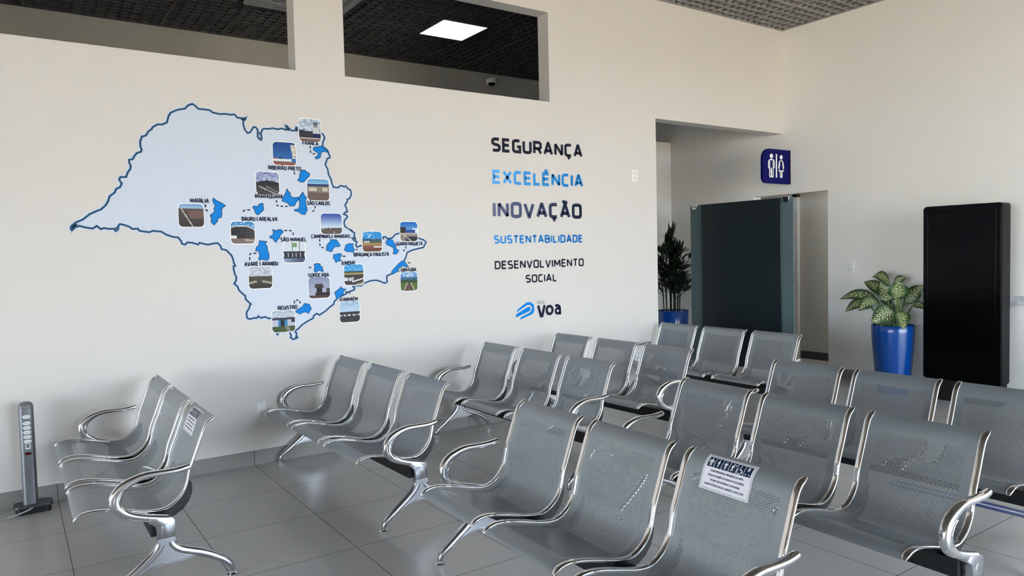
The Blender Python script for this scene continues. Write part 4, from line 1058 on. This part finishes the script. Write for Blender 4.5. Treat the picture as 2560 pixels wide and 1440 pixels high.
b = MB(); b.box(-.008, .009, -.0331, -.032, .402, .409); b.box(-.008, .009, -.0331, -.032, .391, .398); link('usb_port', b, M['hole'], s)
b = MB(); b.box(-.016, .016, -.0325, -.0285, .347, .362); s = link('display_frame', b, M['hole'], tw)
b = MB(); b.box(-.011, .011, -.0331, -.032, .350, .359); link('red_display', b, M['red'], s)
b = MB(); b.tube(catmull([(.03, -.05, .045), (-.02, -.07, .028), (-.09, -.078, .012), (-.18, -.10, .006), (-.32, -.15, .005)], 8), .0045, 8); link('power_cord', b, M['cord'], tw, smooth=True)

# ================================================================= REAR ROOM FITTINGS
lt = thing('ceiling_light', 'lit square white ceiling panel light seen through the high opening', 'ceiling light', (4.238, 7.195, ZC))
b = MB(); b.box(-.279, .279, -.285, .285, -.012, -.008); link('diffuser', b, M['led'], lt)
b = MB()
for x0, x1, y0, y1 in ((-.3, .3, -.3, -.285), (-.3, .3, .285, .3), (-.3, -.279, -.3, .3), (.279, .3, -.3, .3)): b.box(x0, x1, y0, y1, -.014, .05)
b.box(-.3, .3, -.3, .3, .03, .05)
link('frame', b, M['grid_rear'], lt)
ac = thing('air_conditioner', 'grey ceiling cassette air conditioner with slatted grille, cut by the wall pillar', 'air conditioner', (2.48, 6.95, ZC - .006))
b = MB(); hw = .475
for x0, x1, y0, y1 in ((-hw, hw, -hw, -.26), (-hw, hw, .26, hw), (-hw, -.26, -.26, .26), (.26, hw, -.26, .26)): b.box(x0, x1, y0, y1, -.035, 0)
link('panel', b, M['acgrey'], ac, bevel=.012)
b = MB(); b.box(-.26, .26, -.26, .26, -.01, 0); link('grille_back', b, M['hole'], ac)
b = MB()
for k in range(26): b.box(-.255 + k * .0205, -.255 + k * .0205 + .009, -.26, .26, -.034, -.012)
link('grille', b, M['acgrey'], ac)
for sx, sy, wx, wy in ((0, -.37, .2, .02), (0, .37, .2, .02), (-.37, 0, .02, .2), (.37, 0, .02, .2)):
    b = MB(); b.box(sx - wx, sx + wx, sy - wy, sy + wy, -.0385, -.034); link('air_vane', b, M['cord'], ac, bevel=.002)
cam_ = thing('security_camera', 'small white dome security camera on the rear wall near the ceiling', 'security camera', (5.66, WR, 3.868))
b = MB(); b.lathe([(.0, .045), (.06, .045), (.066, .03), (.066, -.005), (.06, -.018)], 0, -.075, 24); link('housing', b, M['white'], cam_, smooth=True)
b = MB(); b.lathe([(.052, -.012), (.048, -.03), (.035, -.048), (.015, -.056), (0, -.057)], 0, -.075, 24); link('dome', b, M['screen'], cam_, smooth=True)
b = MB(); b.box(-.045, .045, -.03, 0, -.03, .045); link('bracket', b, M['white'], cam_, bevel=.004)

# ================================================================= PLANTS
def pebbles(cx, cy, z, r, n, par, seed):
    rr_ = random.Random(seed); b = MB()
    for k in range(n):
        a = rr_.random() * 2 * PI; d = r * math.sqrt(rr_.random()); s = .012 + .008 * rr_.random()
        px, py = cx + d * math.cos(a), cy + d * math.sin(a); n_ = 8; 
        for lv in range(1): b.lathe([(0, z - s * .5), (s * .8, z - s * .3), (s, z), (s * .75, z + s * .45), (0, z + s * .62)], px, py, 8)
    o = link('pebbles', b, M['pebble'], par, smooth=True); o['kind'] = 'stuff'; return o
def leaf(base, tip, wid, droop, par, name, mt, nl=14, nw=8, fold=.25, sidev=None, up=0.):
    b0 = Vector(base); t0 = Vector(tip); ax = t0 - b0; L = ax.length
    side = Vector(sidev) if sidev else ax.cross(Vector((-1, -.75, .25))).normalized()
    if sidev: side = (side - ax.normalized() * side.dot(ax.normalized())).normalized()
    nrm = side.cross(ax).normalized()
    if nrm.dot(Vector((-1, -.75, .4))) < 0: nrm = -nrm
    vs = []; uvs = []
    for i in range(nl + 1):
        t = i / nl
        wv = wid * .5 * (math.sin(PI * min(1, t ** .72)) ** .8) * (1 - .12 * t)
        c = b0 + ax * t + nrm * (up * math.sin(PI * t)) + Vector((0, 0, 1)) * (droop * 4 * t * (1 - t))
        for j in range(nw + 1):
            q = (j / nw - .5) * 2
            vs.append(c + side * (q * wv) + nrm * (fold * abs(q) * wv + .006 * math.sin(9 * t + 3 * q) * abs(q))); uvs.append((q, t))
    mb = MB(); fs = [(i * (nw + 1) + j, i * (nw + 1) + j + 1, (i + 1) * (nw + 1) + j + 1, (i + 1) * (nw + 1) + j) for i in range(nl) for j in range(nw)]
    mb.add(vs, fs)
    o = link(name, mb, mt, par, smooth=True, fixn=False, angle=0)
    ul = o.data.uv_layers.new(name='leaf')
    for lp in o.data.loops: ul.data[lp.index].uv = uvs[lp.vertex_index]
    return o
PX, PY, PZ = 7.2, 3.80, .672
pt = thing('potted_plant', 'variegated broad-leaved plant in a tall glossy blue pot beside the black kiosk', 'potted plant', (PX, PY, 0))
b = MB(); b.lathe([(.0, 0), (.138, 0), (.142, .01), (.160, .14), (.180, .35), (.192, .5), (.196, .6), (.199, PZ), (.196, PZ + .004), (.186, PZ), (.184, PZ - .03), (0, PZ - .03)], 0, 0, 48)
link('pot', b, M['potblue'], pt, smooth=True, angle=50)
pebbles(0, 0, PZ - .022, .165, 60, pt, 1)
LV = [((3.871, 1.089), (4.036, 1.139), 0.078, .05, .03, (4.0 - .16, .7)), ((3.933, 0.974), (4.143, 1.082), 0.094, .08, .01, (3.86, .68)), ((3.967, 0.925), (4.325, 0.909), 0.086, 0.0, .035, (3.87, .68)), ((4.076, 0.897), (4.257, 0.793), 0.074, -.03, .01, (3.88, .68)),
      ((3.929, 0.917), (4.076, 0.814), 0.1, -.08, .02, (3.85, .68)), ((3.857, 1.07), (3.765, 1.133), 0.06, .12, .01, (3.82, .7)), ((3.838, 0.911), (3.907, 1.077), 0.124, -.02, 0, (3.84, .68)), ((3.698, 0.953), (3.676, 1.093), 0.144, -.1, 0, (3.74, .68)),
      ((3.70, 0.889), (3.56, 1.05), 0.105, .06, .015, (3.76, .68)), ((3.65, 0.878), (3.57, 0.83), 0.06, .1, .01, (3.74, .68)), ((3.703, 0.809), (3.871, 0.711), 0.164, -.16, .012, (3.75, .68)), ((3.657, 0.816), (3.594, 0.668), 0.114, -.14, .012, (3.72, .68)),
      ((3.86, 0.86), (3.99, 0.97), 0.08, .06, .01, (3.82, .68)), ((3.74, 0.88), (3.62, 1.0), 0.08, .1, .01, (3.77, .68)), ((3.80, 0.86), (3.86, 1.04), 0.09, .08, 0, (3.80, .68)), ((3.76, 0.84), (3.80, 0.98), 0.08, .04, 0, (3.77, .68)),
      ((3.824, 0.902), (3.74, 1.054), 0.09, .03, 0, (3.8, .68)), ((3.948, 0.945), (4.036, 0.971), 0.055, .12, .01, (3.84, .68))]
for (by_, bz_), (ty_, tz_), wd_, dx_, dr_, (sy_, sz_) in LV:
    lf = leaf((dx_, by_ - PY, bz_), (dx_ * 1.5, ty_ - PY + (ty_ - by_) * .12, tz_ + (tz_ - bz_) * .1), wd_ * 1.4, dr_ + .012, pt, 'leaf', M['leaf'], fold=.16)
    b = MB(); bx_ = max(-.1, min(.1, dx_ * .5))
    P = catmull([(bx_, sy_ - PY, PZ - .04), (bx_ * 1.2 + dx_ * .2, (sy_ + by_) / 2 - PY, (PZ + bz_) / 2 + .02), (dx_, by_ - PY, bz_), (dx_ * 1.05, by_ - PY + (ty_ - by_) * .12, bz_ + (tz_ - bz_) * .12 + dr_ * .3)], 6)
    b.tube(P, [(.011 - .006 * i / len(P),) * 2 for i in range(len(P))], 8); link('leaf_stalk', b, M['stem'], lf, smooth=True)
for (a0, a1, a2, a3, w_) in ((3.87, .66, 3.945, .83, .05), (3.84, .66, 3.88, .9, .045), (3.80, .66, 3.81, .9, .04)):
    b = MB(); P = catmull([(.02, a0 - PY, a1), (.03, (a0 * .6 + a2 * .4) - PY, (a1 + a3) / 2), (.02, a2 - PY, a3)], 6)
    b.tube(P, [(w_ * .32 * (1 - .5 * i / len(P)),) * 2 for i in range(len(P))], 10); link('stem', b, M['darkstem'], pt, smooth=True)

# lady palm in the alcove
QX, QY, QZ = 7.02, 6.56, .69
pm = thing('potted_palm', 'dark lady palm with narrow leaves in a blue pot in the alcove corner', 'potted palm', (QX, QY, 0))
b = MB(); b.lathe([(.0, 0), (.16, 0), (.165, .01), (.19, .35), (.208, QZ), (.205, QZ + .004), (.194, QZ), (.192, QZ - .03), (0, QZ - .03)], 0, 0, 40); link('pot', b, M['potblue'], pm, smooth=True, angle=50)
pebbles(0, 0, QZ - .02, .17, 60, pm, 2)
rp = random.Random(11)
for k in range(13):
    a = 2 * PI * k / 13 + rp.random(); r0 = .03 + .08 * rp.random(); hgt = .42 + .40 * ((k * 5 % 13) / 13) + .08 * rp.random()
    bx_, by_ = r0 * math.cos(a), r0 * math.sin(a); lx, ly = bx_ * 1.7, by_ * 1.7
    cane = MB(); P = catmull([(bx_, by_, QZ - .04), (bx_ * 1.2, by_ * 1.2, QZ + hgt * .5), (lx, ly, QZ + hgt)], 6); cane.tube(P, .0085, 8)
    co = link('cane', cane, M['darkstem'], pm, smooth=True)
    for m_ in range(5):
        t = .3 + .7 * m_ / 4; cz = QZ + hgt * t; cx, cy = bx_ + (lx - bx_) * t, by_ + (ly - by_) * t
        fa = a + m_ * 2.2 + rp.random(); el = .5 + .5 * rp.random(); pl_ = .06 + .08 * rp.random()
        hx, hy, hz = cx + pl_ * math.cos(fa) * math.cos(el), cy + pl_ * math.sin(fa) * math.cos(el), cz + pl_ * math.sin(el)
        mb = MB(); mb.tube([(cx, cy, cz), (hx, hy, hz)], .003, 6)
        nb = 7
        for q in range(nb):
            sp = (q / (nb - 1) - .5) * 2.1; ang = fa + sp; ll = (.19 + .10 * math.cos(sp)) * (.85 + .3 * rp.random())
            e2 = el * .8 + .25 * math.cos(sp) - .1 + (.55 if m_ == 4 else .1)
            d = Vector((math.cos(ang) * math.cos(e2), math.sin(ang) * math.cos(e2), math.sin(e2))); sd = d.cross(Vector((0, 0, 1))).normalized()
            vs = []
            for i in range(7):
                tt = i / 6; wv = .015 * (math.sin(PI * (tt * .88 + .1)) ** .6)
                c = Vector((hx, hy, hz)) + d * (ll * tt) - Vector((0, 0, 1)) * ((.03 if m_ == 4 else .08) * tt * tt * ll / .2)
                up_ = Vector((0, 0, .35 * wv)); vs += [c - sd * wv + up_, c, c + sd * wv + up_]
            for v in vs:
                v.x = min(v.x, X - QX - .012); v.y = min(v.y, 7.083 - QY - .012)
            fs = [(i * 3 + j, i * 3 + j + 1, i * 3 + j + 4, i * 3 + j + 3) for i in range(6) for j in range(2)]
            mb.add(vs, fs)
        link('palm_frond', mb, M['palm'], co, smooth=True, fixn=False, angle=0)

# ================================================================= LIGHT
wd = bpy.data.worlds.new('sky'); sc.world = wd; wd.use_nodes = True
nt = wd.node_tree; bg = nt.nodes['Background']
tc = nt.nodes.new('ShaderNodeTexCoord'); sp = nt.nodes.new('ShaderNodeSeparateXYZ'); nt.links.new(tc.outputs['Generated'], sp.inputs[0])
cr = nt.nodes.new('ShaderNodeValToRGB'); nt.links.new(sp.outputs[2], cr.inputs[0])
cr.color_ramp.elements[0].position = 0; cr.color_ramp.elements[0].color = (.92, 1.0, 1.08, 1)
cr.color_ramp.elements[1].position = .5; cr.color_ramp.elements[1].color = (.6, .8, 1.06, 1)
nt.links.new(cr.outputs[0], bg.inputs[0]); bg.inputs[1].default_value = 21
sn = bpy.data.lights.new('sun', 'SUN'); sn.energy = 33; sn.angle = .01; sn.color = (1, .82, .64)
so = bpy.data.objects.new('sun', sn); C.objects.link(so); so.rotation_euler = Vector((.35, -.35, -1)).to_track_quat('-Z', 'Y').to_euler(); so.location = (0, -20, 20)
def portal(cx, cy, w_, rot):
    pl = bpy.data.lights.new('window_portal', 'AREA'); pl.shape = 'RECTANGLE'; pl.size = w_; pl.size_y = 2.97; pl.cycles.is_portal = True
    po = bpy.data.objects.new('window_portal', pl); C.objects.link(po); po.location = (cx, cy, 1.565); po.rotation_euler = rot
portal((X + GX0) / 2, YF - .16, X - GX0, (PI / 2, 0, 0))
portal(XL - .16, (GY0 + GY1) / 2, GY1 - GY0, (PI / 2, 0, -PI / 2))

pa = bpy.data.lights.new('passage_fill', 'AREA'); pa.size = .5; pa.energy = 13; pa.color = (1, .98, .94)  # unseen fill light, added to brighten the passage
po = bpy.data.objects.new('passage_fill', pa); C.objects.link(po); po.location = (8.15, 4.6, 2.58)

# ================================================================= CAMERA
cd = bpy.data.cameras.new('camera'); co = bpy.data.objects.new('camera', cd); C.objects.link(co)
cd.sensor_fit = 'HORIZONTAL'; cd.sensor_width = 36; cd.lens = 1824.511 / 2560 * 36; cd.clip_start = .02
RX = [(0.82261747, 0.04552599, -0.56676969), (-0.56810568, 0.02445529, -0.82259217), (-0.02358881, 0.99866377, 0.04598092)]
co.matrix_world = Matrix.Translation((0, 0, 1.461)) @ Matrix(RX).to_4x4()
sc.camera = co
sc.view_settings.view_transform = 'Standard'; sc.view_settings.look = 'None'; sc.view_settings.gamma = 1; sc.view_settings.use_curve_mapping = False
sc.view_settings.exposure = -0.17
